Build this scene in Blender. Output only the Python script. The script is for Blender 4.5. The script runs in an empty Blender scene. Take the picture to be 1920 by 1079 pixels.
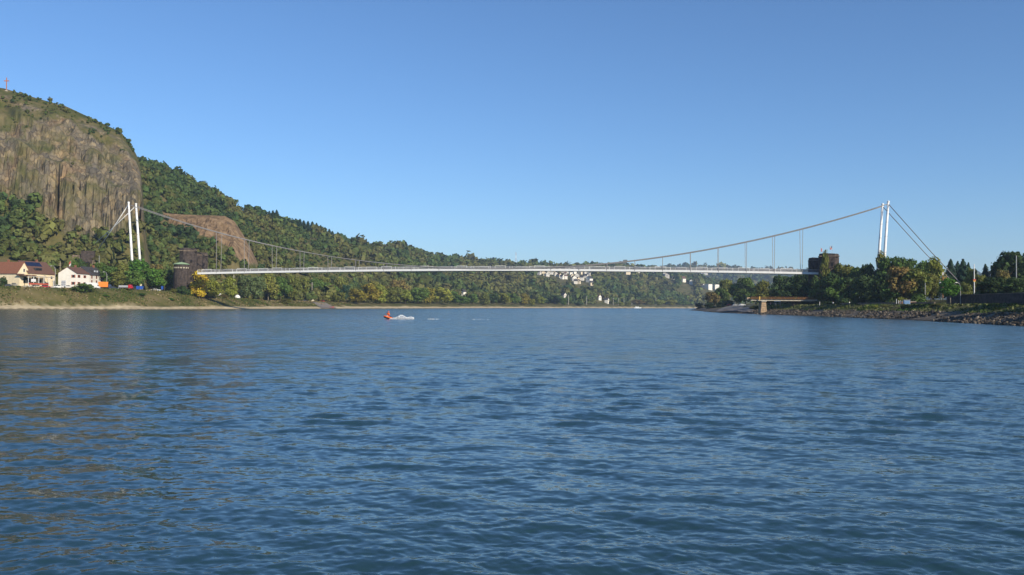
import bpy, math, random
import numpy as np
from mathutils import Vector, Matrix
R = math.radians
random.seed(7)
rng = np.random.default_rng(11)
SC = bpy.context.scene
COL = SC.collection

# ------------------------------------------------------------------ camera
F = 1662.0            # focal length in photograph pixels (1920 wide)
CAM_H = 3.2
HOR0, ROLL = 573.4, 0.40
cd = bpy.data.cameras.new('camera'); cam = bpy.data.objects.new('camera', cd); COL.objects.link(cam)
cd.sensor_width = 36.0; cd.lens = F / 1920.0 * 36.0
cd.clip_start = 0.5; cd.clip_end = 30000.0
pitch = math.atan((HOR0 - 539.5) / F)
cam.matrix_world = Matrix.Translation((0, 0, CAM_H)) @ Matrix.Rotation(R(90) + pitch, 4, 'X') @ Matrix.Rotation(R(ROLL), 4, 'Z')
SC.camera = cam

# ------------------------------------------------------------------ sky, sun, exposure
SUN_AZ, SUN_EL = 137.0, 25.0          # azimuth clockwise from the view direction
w = bpy.data.worlds.new('World'); SC.world = w; w.use_nodes = True
nt = w.node_tree
sky = nt.nodes.new('ShaderNodeTexSky'); sky.sky_type = 'NISHITA'; sky.sun_disc = False
sky.sun_elevation = R(SUN_EL); sky.sun_rotation = R(SUN_AZ)
sky.air_density = 1.0; sky.dust_density = 0.0; sky.ozone_density = 7.5; sky.altitude = 100
bg = nt.nodes['Background']; bg.inputs['Strength'].default_value = 0.119
nt.links.new(sky.outputs['Color'], bg.inputs['Color'])
sl = bpy.data.lights.new('sun', 'SUN'); sl.energy = 4.9; sl.angle = R(0.53); sl.color = (1.0, 0.89, 0.70)
so = bpy.data.objects.new('sun', sl); COL.objects.link(so)
sd = Vector((math.sin(R(SUN_AZ)) * math.cos(R(SUN_EL)), math.cos(R(SUN_AZ)) * math.cos(R(SUN_EL)), math.sin(R(SUN_EL))))
so.rotation_euler = sd.to_track_quat('Z', 'Y').to_euler(); so.location = sd * 300
vs = SC.view_settings
vs.view_transform = 'Standard'; vs.look = 'None'; vs.exposure = 0.22; vs.gamma = 1.0; vs.use_curve_mapping = False
cy = SC.cycles
cy.use_denoising = True; cy.max_bounces = 5; cy.diffuse_bounces = 2; cy.glossy_bounces = 3; cy.transparent_max_bounces = 6
cy.transmission_bounces = 2; cy.volume_bounces = 0; cy.caustics_reflective = False; cy.caustics_refractive = False

# ------------------------------------------------------------------ helpers: numbers
def hor(px): return HOR0 + (px - 960.0) * math.tan(R(ROLL))
def zpix(px, py, D): return CAM_H + (hor(px) - py) * D / F
def xpix(px, D): return (px - 960.0) / F * D
def pyof(px, z, D): return hor(px) - (z - CAM_H) * F / D

def _hash(ix, iy, seed):
    n = (ix.astype(np.int64) * 374761393 + iy.astype(np.int64) * 668265263 + seed * 974634777) & 0xFFFFFFFF
    n = ((n ^ (n >> 13)) * 1274126177) & 0xFFFFFFFF
    n = n ^ (n >> 16)
    return (n & 0xFFFF) / 32767.5 - 1.0
def noise2(x, y, seed=0):
    x = np.asarray(x, float); y = np.asarray(y, float)
    ix = np.floor(x); iy = np.floor(y); fx = x - ix; fy = y - iy
    fx = fx * fx * (3 - 2 * fx); fy = fy * fy * (3 - 2 * fy)
    a = _hash(ix, iy, seed); b = _hash(ix + 1, iy, seed); c = _hash(ix, iy + 1, seed); d = _hash(ix + 1, iy + 1, seed)
    return (a * (1 - fx) + b * fx) * (1 - fy) + (c * (1 - fx) + d * fx) * fy
def fbm(x, y, seed=0, oct=4, gain=0.5):
    s = 0; a = 1.0; t = 0
    for k in range(oct):
        s = s + a * noise2(x * 2 ** k, y * 2 ** k, seed + k * 17); t += a; a *= gain
    return s / t
def cell(x, y, seed=0):
    return _hash(np.floor(x), np.floor(y), seed)
def sstep(a, b, x):
    t = np.clip((np.asarray(x, float) - a) / (b - a), 0, 1); return t * t * (3 - 2 * t)
def in_poly(px, py, poly):
    px = np.asarray(px, float); py = np.asarray(py, float); r = np.zeros(px.shape, bool)
    n = len(poly)
    for i in range(n):
        x0, y0 = poly[i]; x1, y1 = poly[(i + 1) % n]
        c = ((y0 > py) != (y1 > py)) & (px < (x1 - x0) * (py - y0) / ((y1 - y0) if y1 != y0 else 1e-9) + x0)
        r ^= c
    return r

# ------------------------------------------------------------------ helpers: materials
def lin(h):
    h = h.lstrip('#'); v = [int(h[i:i + 2], 16) / 255 for i in (0, 2, 4)]
    return tuple((c / 12.92 if c <= 0.04045 else ((c + 0.055) / 1.055) ** 2.4) for c in v) + (1,)
MATS = {}
def mat(name, col, rough=0.7, metal=0.0, var=0.12, scale=3.0, bump=0.0, bscale=None, spec=0.3, coord='Object', stretch=(1, 1, 1)):
    """plain procedural surface: base colour broken by two noises, optional relief"""
    if name in MATS: return MATS[name]
    m = bpy.data.materials.new(name); m.use_nodes = True; n = m.node_tree; b = n.nodes['Principled BSDF']
    if isinstance(col, str): col = lin(col)
    tc = n.nodes.new('ShaderNodeTexCoord'); mp = n.nodes.new('ShaderNodeMapping'); mp.inputs['Scale'].default_value = stretch
    n.links.new(tc.outputs[coord], mp.inputs['Vector'])
    no = n.nodes.new('ShaderNodeTexNoise'); no.inputs['Scale'].default_value = scale; no.inputs['Detail'].default_value = 5
    n.links.new(mp.outputs['Vector'], no.inputs['Vector'])
    mx = n.nodes.new('ShaderNodeMix'); mx.data_type = 'RGBA'
    mx.inputs['A'].default_value = tuple(c * (1 - var) for c in col[:3]) + (1,)
    mx.inputs['B'].default_value = tuple(min(1, c * (1 + var)) for c in col[:3]) + (1,)
    mr = n.nodes.new('ShaderNodeMapRange'); mr.inputs['From Min'].default_value = 0.3; mr.inputs['From Max'].default_value = 0.7
    n.links.new(no.outputs['Fac'], mr.inputs['Value']); n.links.new(mr.outputs['Result'], mx.inputs['Factor'])
    n.links.new(mx.outputs['Result'], b.inputs['Base Color'])
    b.inputs['Roughness'].default_value = rough; b.inputs['Metallic'].default_value = metal
    b.inputs['Specular IOR Level'].default_value = spec
    if bump:
        n2 = n.nodes.new('ShaderNodeTexNoise'); n2.inputs['Scale'].default_value = bscale or scale * 3; n2.inputs['Detail'].default_value = 6
        n.links.new(mp.outputs['Vector'], n2.inputs['Vector'])
        bp = n.nodes.new('ShaderNodeBump'); bp.inputs['Strength'].default_value = bump; bp.inputs['Distance'].default_value = 0.3
        n.links.new(n2.outputs['Fac'], bp.inputs['Height']); n.links.new(bp.outputs['Normal'], b.inputs['Normal'])
    MATS[name] = m
    return m

def leaf_mat(name, attr=None):
    """foliage: tint of the single tree (object colour, or the stored tint), each leaf clump a little different"""
    if name in MATS: return MATS[name]
    m = bpy.data.materials.new(name); m.use_nodes = True; n = m.node_tree; b = n.nodes['Principled BSDF']
    out = n.nodes['Material Output']; lo, hi = (0.72, 1.28) if attr else (0.6, 1.4)
    if attr:
        src = n.nodes.new('ShaderNodeAttribute'); src.attribute_name = attr; tint = src.outputs['Color']
    else:
        src = n.nodes.new('ShaderNodeObjectInfo'); tint = src.outputs['Color']
    g = n.nodes.new('ShaderNodeNewGeometry')
    mr = n.nodes.new('ShaderNodeMapRange'); mr.inputs['To Min'].default_value = lo; mr.inputs['To Max'].default_value = hi
    n.links.new(g.outputs['Random Per Island'], mr.inputs['Value'])
    hs = n.nodes.new('ShaderNodeHueSaturation')
    n.links.new(tint, hs.inputs['Color']); n.links.new(mr.outputs['Result'], hs.inputs['Value'])
    m2 = n.nodes.new('ShaderNodeMapRange'); m2.inputs['To Min'].default_value = 0.485; m2.inputs['To Max'].default_value = 0.515
    n.links.new(g.outputs['Random Per Island'], m2.inputs['Value']); n.links.new(m2.outputs['Result'], hs.inputs['Hue'])
    n.links.new(hs.outputs['Color'], b.inputs['Base Color'])
    b.inputs['Roughness'].default_value = 0.8; b.inputs['Specular IOR Level'].default_value = 0.15
    tr = n.nodes.new('ShaderNodeBsdfTranslucent'); n.links.new(hs.outputs['Color'], tr.inputs['Color'])
    mx = n.nodes.new('ShaderNodeMixShader'); mx.inputs['Fac'].default_value = 0.22
    n.links.new(b.outputs['BSDF'], mx.inputs[1]); n.links.new(tr.outputs['BSDF'], mx.inputs[2])
    n.links.new(mx.outputs['Shader'], out.inputs['Surface'])
    MATS[name] = m
    return m

# ------------------------------------------------------------------ helpers: meshes and objects
def np_mesh(name, V, Fq, mats=None, smooth=False):
    V = np.asarray(V, np.float32); Fq = np.asarray(Fq, np.int32)
    me = bpy.data.meshes.new(name); k = Fq.shape[1]
    me.vertices.add(len(V)); me.vertices.foreach_set('co', V.ravel())
    me.loops.add(Fq.size); me.loops.foreach_set('vertex_index', Fq.ravel())
    me.polygons.add(len(Fq)); me.polygons.foreach_set('loop_start', np.arange(0, Fq.size, k, dtype=np.int32))
    me.polygons.foreach_set('loop_total', np.full(len(Fq), k, np.int32))
    if smooth: me.polygons.foreach_set('use_smooth', np.ones(len(Fq), bool))
    me.update(calc_edges=True); me.validate()
    for m in (mats or []): me.materials.append(m)
    return me

def tag(o, label=None, cat=None, group=None, kind=None):
    if label: o['label'] = label
    if cat: o['category'] = cat
    if group: o['group'] = group
    if kind: o['kind'] = kind
    return o
def link(name, me, parent=None):
    o = bpy.data.objects.new(name, me); COL.objects.link(o)
    if parent: o.parent = parent
    return o
def thing(name, label, cat, loc=(0, 0, 0), rz=0.0, group=None, scale=None):
    o = bpy.data.objects.new(name, None); COL.objects.link(o); o.empty_display_size = 0.5
    o.location = loc; o.rotation_euler = (0, 0, rz)
    if scale: o.scale = scale
    return tag(o, label, cat, group)
def dup(root, loc, rz=None, scale=None, label=None, group=None):
    r = root.copy(); COL.objects.link(r); r.location = loc
    if rz is not None: r.rotation_euler = (0, 0, rz)
    if scale: r.scale = scale
    if label: r['label'] = label
    if group: r['group'] = group
    for ch in root.children:
        c = ch.copy(); COL.objects.link(c); c.parent = r
        for g in ch.children:
            d = g.copy(); COL.objects.link(d); d.parent = c
    return r

class MB:
    """collects simple solids, builds them as ONE mesh object"""
    def __init__(s): s.v = []; s.f = []
    def raw(s, vs, fs):
        k = len(s.v); s.v += [tuple(p) for p in vs]; s.f += [tuple(i + k for i in f) for f in fs]; return s
    def box(s, c, d, rz=0.0, taper=1.0):
        hx, hy, hz = d[0] / 2, d[1] / 2, d[2] / 2; co, si = math.cos(rz), math.sin(rz); P = []
        for z, t in ((-hz, 1.0), (hz, taper)):
            for x, y in ((-hx, -hy), (hx, -hy), (hx, hy), (-hx, hy)):
                x *= t; y *= t; P.append((c[0] + x * co - y * si, c[1] + x * si + y * co, c[2] + z))
        return s.raw(P, [(3, 2, 1, 0), (4, 5, 6, 7), (0, 1, 5, 4), (1, 2, 6, 5), (2, 3, 7, 6), (3, 0, 4, 7)])
    def bar(s, a, b, wd, ht):
        a = Vector(a); b = Vector(b); d = (b - a).normalized()
        up = Vector((0, 0, 1)) if abs(d.z) < 0.95 else Vector((0, 1, 0))
        sx = d.cross(up).normalized() * wd / 2; sz = sx.cross(d).normalized() * ht / 2
        P = [p + q for p in (a, b) for q in (-sx - sz, sx - sz, sx + sz, -sx + sz)]
        return s.raw(P, [(0, 1, 2, 3), (7, 6, 5, 4), (0, 4, 5, 1), (1, 5, 6, 2), (2, 6, 7, 3), (3, 7, 4, 0)])
    def tube(s, pts, rad, n=8, cap=True):
        pts = [Vector(p) for p in pts]; rads = rad if isinstance(rad, (list, tuple)) else [rad] * len(pts); rings = []
        k0 = len(s.v)
        for i, p in enumerate(pts):
            d = (pts[min(i + 1, len(pts) - 1)] - pts[max(i - 1, 0)]).normalized()
            up = Vector((0, 0, 1)) if abs(d.z) < 0.9 else Vector((0, 1, 0))
            a = d.cross(up).normalized(); b = a.cross(d).normalized()
            for j in range(n):
                t = 2 * math.pi * j / n; s.v.append(tuple(p + (a * math.cos(t) + b * math.sin(t)) * rads[i]))
        for i in range(len(pts) - 1):
            for j in range(n):
                q = k0 + i * n; s.f.append((q + j, q + (j + 1) % n, q + n + (j + 1) % n, q + n + j))
        if cap:
            s.f.append(tuple(k0 + j for j in range(n))[::-1]); s.f.append(tuple(k0 + (len(pts) - 1) * n + j for j in range(n)))
        return s
    def prism(s, poly, a, b, axis='y'):
        """2-D outline (u, z) pushed along an axis from a to b"""
        n = len(poly); P = []
        for t in (a, b):
            for u, z in poly: P.append((u, t, z) if axis == 'y' else (t, u, z))
        return s.raw(P, [tuple(range(n)), tuple(range(2 * n - 1, n - 1, -1))] + [(i, n + i, n + (i + 1) % n, (i + 1) % n) for i in range(n)])
    def lathe(s, prof, n=16, c=(0, 0, 0)):
        k0 = len(s.v)
        for r, z in prof:
            for j in range(n):
                t = 2 * math.pi * j / n; s.v.append((c[0] + r * math.cos(t), c[1] + r * math.sin(t), c[2] + z))
        for i in range(len(prof) - 1):
            for j in range(n):
                q = k0 + i * n; s.f.append((q + j, q + (j + 1) % n, q + n + (j + 1) % n, q + n + j))
        s.f.append(tuple(k0 + j for j in range(n))[::-1]); s.f.append(tuple(k0 + (len(prof) - 1) * n + j for j in range(n)))
        return s
    def mesh(s, name, m, smooth=False, bevel=0.0):
        me = bpy.data.meshes.new(name); me.from_pydata(s.v, [], s.f); me.materials.append(m)
        if smooth: me.polygons.foreach_set('use_smooth', np.ones(len(me.polygons), bool))
        import bmesh
        b = bmesh.new(); b.from_mesh(me); bmesh.ops.recalc_face_normals(b, faces=b.faces)
        if bevel: bmesh.ops.bevel(b, geom=list(b.edges), offset=bevel, segments=1, affect='EDGES', profile=0.5)
        b.to_mesh(me); b.free(); me.update()
        return me
    def build(s, name, m, parent=None, smooth=False, bevel=0.0): return link(name, s.mesh(name, m, smooth, bevel), parent)

# ------------------------------------------------------------------ terrain function
_yy = np.arange(-600, 7001, 10.0)
def _curve(pts, k=9):
    a = np.interp(_yy, [p[0] for p in pts], [p[1] for p in pts])
    ker = np.hanning(k + 2)[1:-1]; ker /= ker.sum()
    return np.convolve(np.pad(a, k // 2, mode='edge'), ker, 'valid')
SHL = _curve([(-600, -350), (100, -320), (250, -285), (330, -254), (395, -228), (420, -202), (447, -177), (510, -156), (570, -144), (640, -131), (800, -88), (1000, -36),
              (1200, 42), (1500, 171), (1900, 377), (2300, 700), (2700, 1300), (3200, 2700), (4000, 7000), (7000, 30000)], 7)
SHR = _curve([(-600, 40), (0, 72), (100, 86), (167, 96), (250, 110), (330, 114), (400, 115), (480, 114), (560, 124), (650, 140), (840, 167), (1100, 250), (1500, 470),
              (2000, 900), (2500, 2000), (3000, 4500), (7000, 40000)], 5)
def xs_l(y): return np.interp(y, _yy, SHL)
def xs_r(y): return np.interp(y, _yy, SHR)
def s_left(x, y): return (xs_l(y) - x) * 0.88
def s_right(x, y): return x - xs_r(y)
_PXG = np.arange(-1200, 2801, 10.0)
def _ray_hit(sfun, smin, Ds):
    out = np.full(len(_PXG), 5000.0)
    for i, p in enumerate(_PXG):
        s = sfun(xpix(p, Ds), Ds); k = np.nonzero(s >= smin)[0]
        if len(k): out[i] = Ds[k[0]]
    return out
_DS = np.arange(60, 4000, 2.0)
DFOOT = _ray_hit(s_left, 66.0, _DS)
def d_left(px, s): return float(np.interp(px, _PXG, _ray_hit_cache(s_left, s)))
def d_right(px, s): return float(np.interp(px, _PXG, _ray_hit_cache(s_right, s)))
_rc = {}
def _ray_hit_cache(fn, s):
    k = (fn.__name__, round(s, 1))
    if k not in _rc: _rc[k] = _ray_hit(fn, s, _DS)
    return _rc[k]

SKY_HILL = [(-1200, 300), (0, 290), (200, 288), (262, 294), (310, 309), (350, 330), (400, 354), (460, 385), (500, 398), (518, 402), (560, 416), (600, 428), (620, 437), (640, 447),
            (660, 449), (700, 459), (740, 457), (780, 465), (810, 478), (860, 484), (900, 489), (960, 493), (1040, 495), (1080, 498), (1110, 495),
            (1145, 496), (1200, 499), (1230, 501), (1260, 505), (1300, 515), (1350, 530), (1400, 548), (1450, 566), (2800, 576)]
D_HILL = [(-1200, 900), (0, 860), (262, 840), (400, 900), (520, 1000), (640, 1200), (740, 1500), (860, 1900), (1000, 2300), (1140, 2550), (1250, 2600), (1320, 2600), (1450, 2600), (2800, 4600)]
SKY_MOUND = [(-1200, 190), (-500, 120), (-200, 138), (0, 164), (60, 182), (120, 199), (180, 227), (222, 247), (240, 268), (252, 290), (260, 312), (264, 345), (268, 400), (274, 450), (290, 540), (400, 700)]
BASE_MOUND = [(-1200, 420), (-200, 330), (0, 352), (40, 362), (80, 396), (110, 418), (150, 436), (200, 440), (235, 430), (262, 410), (290, 560), (400, 720)]
SPUR_TOP = [(150, 520), (200, 452), (240, 420), (268, 404), (300, 399), (340, 402), (420, 405), (438, 415), (455, 441), (470, 468), (485, 498), (500, 540), (520, 600)]
SKY_FAR = [(-1200, 560), (900, 520), (1150, 506), (1240, 502), (1300, 499.5), (1340, 501), (1400, 506), (1500, 508), (1600, 510), (1900, 520), (2800, 540)]
ROCK_SPUR = [(268, 396), (300, 398), (370, 403), (425, 403), (441, 414), (458, 443), (484, 496), (470, 495), (450, 490), (425, 462), (400, 450), (372, 440), (345, 424), (318, 420), (296, 430), (272, 424)]
def _t(tab, px): return np.interp(px, [a for a, b in tab], [b for a, b in tab])
CANOPY = 7.0
def terrain(x, y):
    """ground height at world (x, y), with masks for the surface"""
    x = np.asarray(x, float); y = np.asarray(y, float); D = np.maximum(y, 1.0)
    px = np.clip(960 + F * x / D, -1200, 2800)
    hz = HOR0 + (px - 960) * math.tan(R(ROLL)); zp = lambda py, d: CAM_H + (hz - py) * d / F
    sl_ = s_left(x, y) + 2.2 * fbm(x / 13, y / 13, 131, 3); sr = s_right(x, y) + 1.6 * fbm(x / 9, y / 9, 133, 3)
    # left bank
    b = np.interp(y, [0, 480, 530, 600, 800, 1200, 2000, 6000], [10.3, 10.3, 8.0, 5.6, 4.6, 5, 6, 6])
    wig = fbm(x / 18, y / 18, 3, 3) * 0.5
    zl = np.where(sl_ < 0, np.maximum(-6, sl_ * 0.22 - 0.05), np.where(sl_ < 12, sl_ * 0.16, 1.92 + (b - 1.92) * np.clip((sl_ - 12) / 14, 0, 1) ** 0.85))
    zl = zl + wig * sstep(3, 14, sl_) * (1 - sstep(24, 27, sl_)) + 0.02 * np.clip(sl_ - 45, 0, 120)
    # wooded hill behind the left bank
    Df = np.interp(px, _PXG, DFOOT); Dc = np.maximum(_t(D_HILL, px), Df + 150); u = np.clip((D - Df) / (Dc - Df), 0, 1)
    zc = zp(_t(SKY_HILL, px), Dc) - CANOPY * np.interp(Dc, [900, 2500], [1.0, 2.2])
    zf = b + 1.0
    sh = 0.6 * u + 0.4 * np.sin(u * math.pi / 2) + 0.045 * np.sin(u * math.pi) * fbm(x / 90, y / 120, 9, 4) * 2.0
    zh = np.where(D > Df, zf + np.maximum(zc - zf, 0) * sh, -50)
    # the bare cliff above the village
    a = px * 0.36
    rib = fbm(a / 16, D / 60, 21, 3) * 9 + fbm(a / 5, D / 45, 31, 3) * 4.5 + fbm(a / 1.8, D / 9, 41, 2) * 1.6
    wa = a + 2.2 * noise2(a / 6, D / 8, 43); wd = D + 3.0 * noise2(a / 7, D / 10, 44)
    rib = rib * 0.62 + 2.0 * cell(wa / 9 + 0.09 * wd, wd / 5, 45) + 1.1 * cell(wa / 4.2 - 0.12 * wd, wd / 3 + 0.1 * wa, 46) + 0.6 * cell(wa / 2.0, wd / 2.2, 47)      # broken blocks and joints
    rib = rib * sstep(520, 545, D) * (1 - sstep(600, 632, D))
    Dw = D + rib - 16 * np.exp(-((px - 259) / 3.2) ** 2) * sstep(538, 546, D) * (1 - sstep(556, 572, D)) - 7 * np.exp(-((px - 105) / 2.2) ** 2) * sstep(540, 548, D) * (1 - sstep(556, 564, D))
    q = np.interp(Dw, [540, 549, 556, 562, 574, 580, 588, 604, 618, 640], [0, .24, .40, .50, .56, .66, .76, .86, .93, 1.0])
    q = q + 0.030 * fbm(a / 6, D / 7, 51, 4) * (1 - sstep(600, 630, D)) * sstep(540, 548, Dw)
    phs = q * 6.5 + 1.6 * fbm(a / 26, D / 300, 53, 3)                       # ledges: steep faces and narrow grassy steps
    q = np.clip(q + 0.85 * np.sin(2 * math.pi * phs) / (2 * math.pi * 6.5) * sstep(0.02, 0.12, q) * (1 - sstep(0.85, 1.0, q)), 0, 1)
    bs = _t(BASE_MOUND, px); skm = _t(SKY_MOUND, px)
    pm = np.where(Dw < 540, 540 + (bs - 540) * np.clip((Dw - 500) / 40, 0, 1), bs + (skm - bs) * q)
    zm = np.where((D > 488) & (px < 290), zp(pm, np.minimum(D, 640)), -50); zm = np.where(zm > 0, zm * sstep(50, 72, sl_), zm)
    # brown quarry spur
    rib2 = (fbm(a / 7, D / 50, 61, 4) * 8 + 3 * cell(a / 5 + 0.06 * D, D / 11, 63) + 1.5 * cell(a / 2.2, D / 6, 64)) * sstep(620, 650, D) * (1 - sstep(692, 708, D))
    us = np.interp(D + rib2, [605, 655, 708], [0, .55, 1.0])
    ps = 545 + (_t(SPUR_TOP, px) - 545) * us
    zs = np.where((D > 600) & (px > 150) & (px < 520), zp(ps, np.minimum(D, 708)), -50); zs = np.where(zs > 0, zs * sstep(40, 75, sl_), zs)
    # far ridge
    uf = np.clip((D - 2900) / 1700, 0, 1)
    zr = np.where(D > 2900, 5 + (zp(_t(SKY_FAR, px), 4600.0) - 14 - 5) * (0.75 * uf + 0.25 * np.sin(uf * math.pi / 2)) + 14 * np.sin(uf * math.pi) * fbm(x / 300, y / 300, 71, 3), -50)
    left = np.maximum.reduce([zl, np.where(sl_ > 0, zh, -50), np.where(sl_ > 0, zm, -50), np.where(sl_ > 0, zs, -50)])
    left = np.maximum(left, np.where(sl_ > 0, zr, -50))
    # right bank: stones, grass, promenade, higher ground behind the wall
    near = 1 - sstep(360, 420, y)
    zrt = np.where(sr < 0, np.maximum(-6, sr * 0.3 - 0.05), np.where(sr < 12, sr * 0.19, 2.28 + 1.95 * sstep(12, 22, sr)))
    zrt = zrt + 0.35 * fbm(x / 6, y / 6, 81, 3) * sstep(1, 6, sr) * (1 - sstep(18, 22, sr))
    wallp = sstep(31.4, 32.4, sr) * (1 - sstep(280, 300, y)) * 2.9 + sstep(31, 60, sr) * sstep(280, 300, y) * 2.5
    zrt = zrt + np.where(sr > 22, wallp, 0) + 0.012 * np.clip(sr - 60, 0, 300)
    z = np.where(sl_ > -40, left, -6.0); z = np.where(sr > -25, np.maximum(z, zrt), z)
    rock = np.zeros(z.shape)
    py = hz - (z - CAM_H) * F / D
    inm = (zm >= left - 0.05) & (sl_ > 0)
    top = sstep(0, 1, (py - skm - 14 - 20 * noise2(a / 14, D / 20, 91)) / 14)
    rock = np.where(inm & (D > 535) & (px < 285), np.clip(top, 0, 1) * sstep(528, 545, D), rock)
    rock = rock * (1 - sstep(12, 30, py - bs))
    ledge = sstep(0.25, 0.75, -np.cos(2 * math.pi * phs) + 0.9 * fbm(a / 12, py / 12, 95, 3)) * sstep(0.0, 0.25, fbm(a / 22, py / 30, 97, 3) + 0.24)
    rock = np.where(inm, rock * (1 - 0.5 * ledge), rock); upper = sstep(0.08, 0.3, fbm(a / 15, py / 12, 99, 3) + (262 - py) / 130.0)
    rock = np.where(inm & (px < 200), rock * (1 - 0.8 * upper), rock)
    earth = np.where((zs >= left - 0.05) & in_poly(px, py, ROCK_SPUR), 1.0, 0.0); rock = np.maximum(rock, earth)
    sand = np.where((sl_ > -6) & (sl_ < 60), 1 - sstep(7, 13, sl_ + 4 * fbm(x / 7, y / 7, 101, 3)), 0) * (1 - sstep(4.5, 7, z))
    stone = np.where((sr > -6) & (sr < 60), 1 - sstep(10, 14, sr + 3 * fbm(x / 7, y / 7, 103, 3)), 0)
    wet = (1 - sstep(0.12, 0.42, z)) * (z > -2)
    return z, dict(wet=wet, earth=earth, rock=rock, sand=sand, stone=stone, px=px, py=py, sl=sl_, sr=sr, inm=inm)
def gz(x, y): return float(terrain(np.array([x]), np.array([y]))[0][0])
def at_left(px, s):
    D = d_left(px, s); x = xpix(px, D); return x, D, gz(x, D)
def at_right(px, s):
    D = d_right(px, s); x = xpix(px, D); return x, D, gz(x, D)
def at(px, D): x = xpix(px, D); return x, D, gz(x, D)

# ------------------------------------------------------------------ ground material
def ground_mat():
    m = bpy.data.materials.new('ground_surface'); m.use_nodes = True; n = m.node_tree; b = n.nodes['Principled BSDF']; L = n.links
    tc = n.nodes.new('ShaderNodeTexCoord')
    def noise(scale, detail=6, stretch=None, rough=0.55):
        o = n.nodes.new('ShaderNodeTexNoise'); o.inputs['Scale'].default_value = scale; o.inputs['Detail'].default_value = detail; o.inputs['Roughness'].default_value = rough
        if stretch:
            mp = n.nodes.new('ShaderNodeMapping'); mp.inputs['Scale'].default_value = stretch; L.new(tc.outputs['Object'], mp.inputs['Vector']); L.new(mp.outputs['Vector'], o.inputs['Vector'])
        else: L.new(tc.outputs['Object'], o.inputs['Vector'])
        return o.outputs['Fac']
    def ramp(fac, stops):
        r = n.nodes.new('ShaderNodeValToRGB'); e = r.color_ramp.elements
        while len(e) < len(stops): e.new(0.5)
        for k, (p, c) in enumerate(stops): e[k].position = p; e[k].color = c if len(c) == 4 else tuple(c) + (1,)
        L.new(fac, r.inputs['Fac']); return r.outputs['Color']
    def mix(f, a, c):
        x = n.nodes.new('ShaderNodeMix'); x.data_type = 'RGBA'; L.new(f, x.inputs['Factor']); L.new(a, x.inputs['A']); L.new(c, x.inputs['B']); return x.outputs['Result']
    def attr(nm):
        a = n.nodes.new('ShaderNodeAttribute'); a.attribute_name = nm; return a.outputs['Fac']
    grass = ramp(noise(0.09, 8), [(0.28, (0.035, 0.052, 0.014)), (0.45, (0.085, 0.088, 0.026)), (0.58, (0.135, 0.115, 0.048)), (0.74, (0.17, 0.135, 0.075))])
    sand = ramp(noise(0.35, 8), [(0.3, (0.36, 0.285, 0.175)), (0.5, (0.56, 0.455, 0.285)), (0.72, (0.70, 0.59, 0.40))])
    r1 = ramp(noise(1.0, 10, (0.24, 0.24, 0.13), 0.74), [(0.33, (0.040, 0.036, 0.033)), (0.42, (0.130, 0.115, 0.094)), (0.52, (0.200, 0.170, 0.124)), (0.61, (0.265, 0.205, 0.125)), (0.71, (0.40, 0.345, 0.255))])
    r2 = ramp(noise(0.05, 7, (1.0, 1.0, 0.6), 0.6), [(0.40, (0.135, 0.130, 0.118)), (0.54, (0.19, 0.160, 0.112)), (0.68, (0.27, 0.155, 0.075))])
    hm = n.nodes.new('ShaderNodeMix'); hm.data_type = 'RGBA'; hm.inputs['Factor'].default_value = 0.42; L.new(r1, hm.inputs['A']); L.new(r2, hm.inputs['B'])
    vm = n.nodes.new('ShaderNodeMapping'); vm.inputs['Scale'].default_value = (0.20, 0.20, 0.11); L.new(tc.outputs['Object'], vm.inputs['Vector'])
    wn = n.nodes.new('ShaderNodeTexNoise'); wn.inputs['Scale'].default_value = 1.4; wn.inputs['Detail'].default_value = 4; L.new(vm.outputs['Vector'], wn.inputs['Vector'])
    wx = n.nodes.new('ShaderNodeMix'); wx.data_type = 'RGBA'; wx.blend_type = 'LINEAR_LIGHT'; wx.inputs['Factor'].default_value = 0.25; L.new(vm.outputs['Vector'], wx.inputs['A']); L.new(wn.outputs['Color'], wx.inputs['B'])
    vo = n.nodes.new('ShaderNodeTexVoronoi'); vo.feature = 'DISTANCE_TO_EDGE'; vo.inputs['Scale'].default_value = 1.5; L.new(wx.outputs['Result'], vo.inputs['Vector'])
    crack = ramp(vo.outputs['Distance'], [(0.0, (0.45, 0.42, 0.40)), (0.05, (0.86, 0.85, 0.83)), (0.14, (1, 1, 1))])
    vc = n.nodes.new('ShaderNodeTexVoronoi'); vc.inputs['Scale'].default_value = 1.5; L.new(wx.outputs['Result'], vc.inputs['Vector'])
    vcb = n.nodes.new('ShaderNodeSeparateColor'); L.new(vc.outputs['Color'], vcb.inputs['Color'])
    blk = ramp(vcb.outputs['Red'], [(0.0, (0.62, 0.63, 0.66)), (0.5, (0.95, 0.93, 0.9)), (1.0, (1.35, 1.27, 1.10))])
    for extra in (crack, blk):
        mu = n.nodes.new('ShaderNodeMix'); mu.data_type = 'RGBA'; mu.blend_type = 'MULTIPLY'; mu.inputs['Factor'].default_value = 1.0; L.new(hm.outputs['Result'], mu.inputs['A']); L.new(extra, mu.inputs['B']); hm = mu
    moss = ramp(noise(0.05, 8, (1, 1, 0.8)), [(0.50, (0, 0, 0)), (0.60, (1, 1, 1))])
    rock = mix(moss, hm.outputs['Result'], grass)
    mm = n.nodes.new('ShaderNodeMath'); mm.operation = 'MULTIPLY'; mm.inputs[1].default_value = 0.6
    L.new(moss, mm.inputs[0])
    rock2 = mix(mm.outputs[0], hm.outputs['Result'], grass)
    stn = ramp(noise(0.9, 8), [(0.3, (0.05, 0.043, 0.036)), (0.5, (0.135, 0.115, 0.09)), (0.7, (0.24, 0.205, 0.155))])
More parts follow.
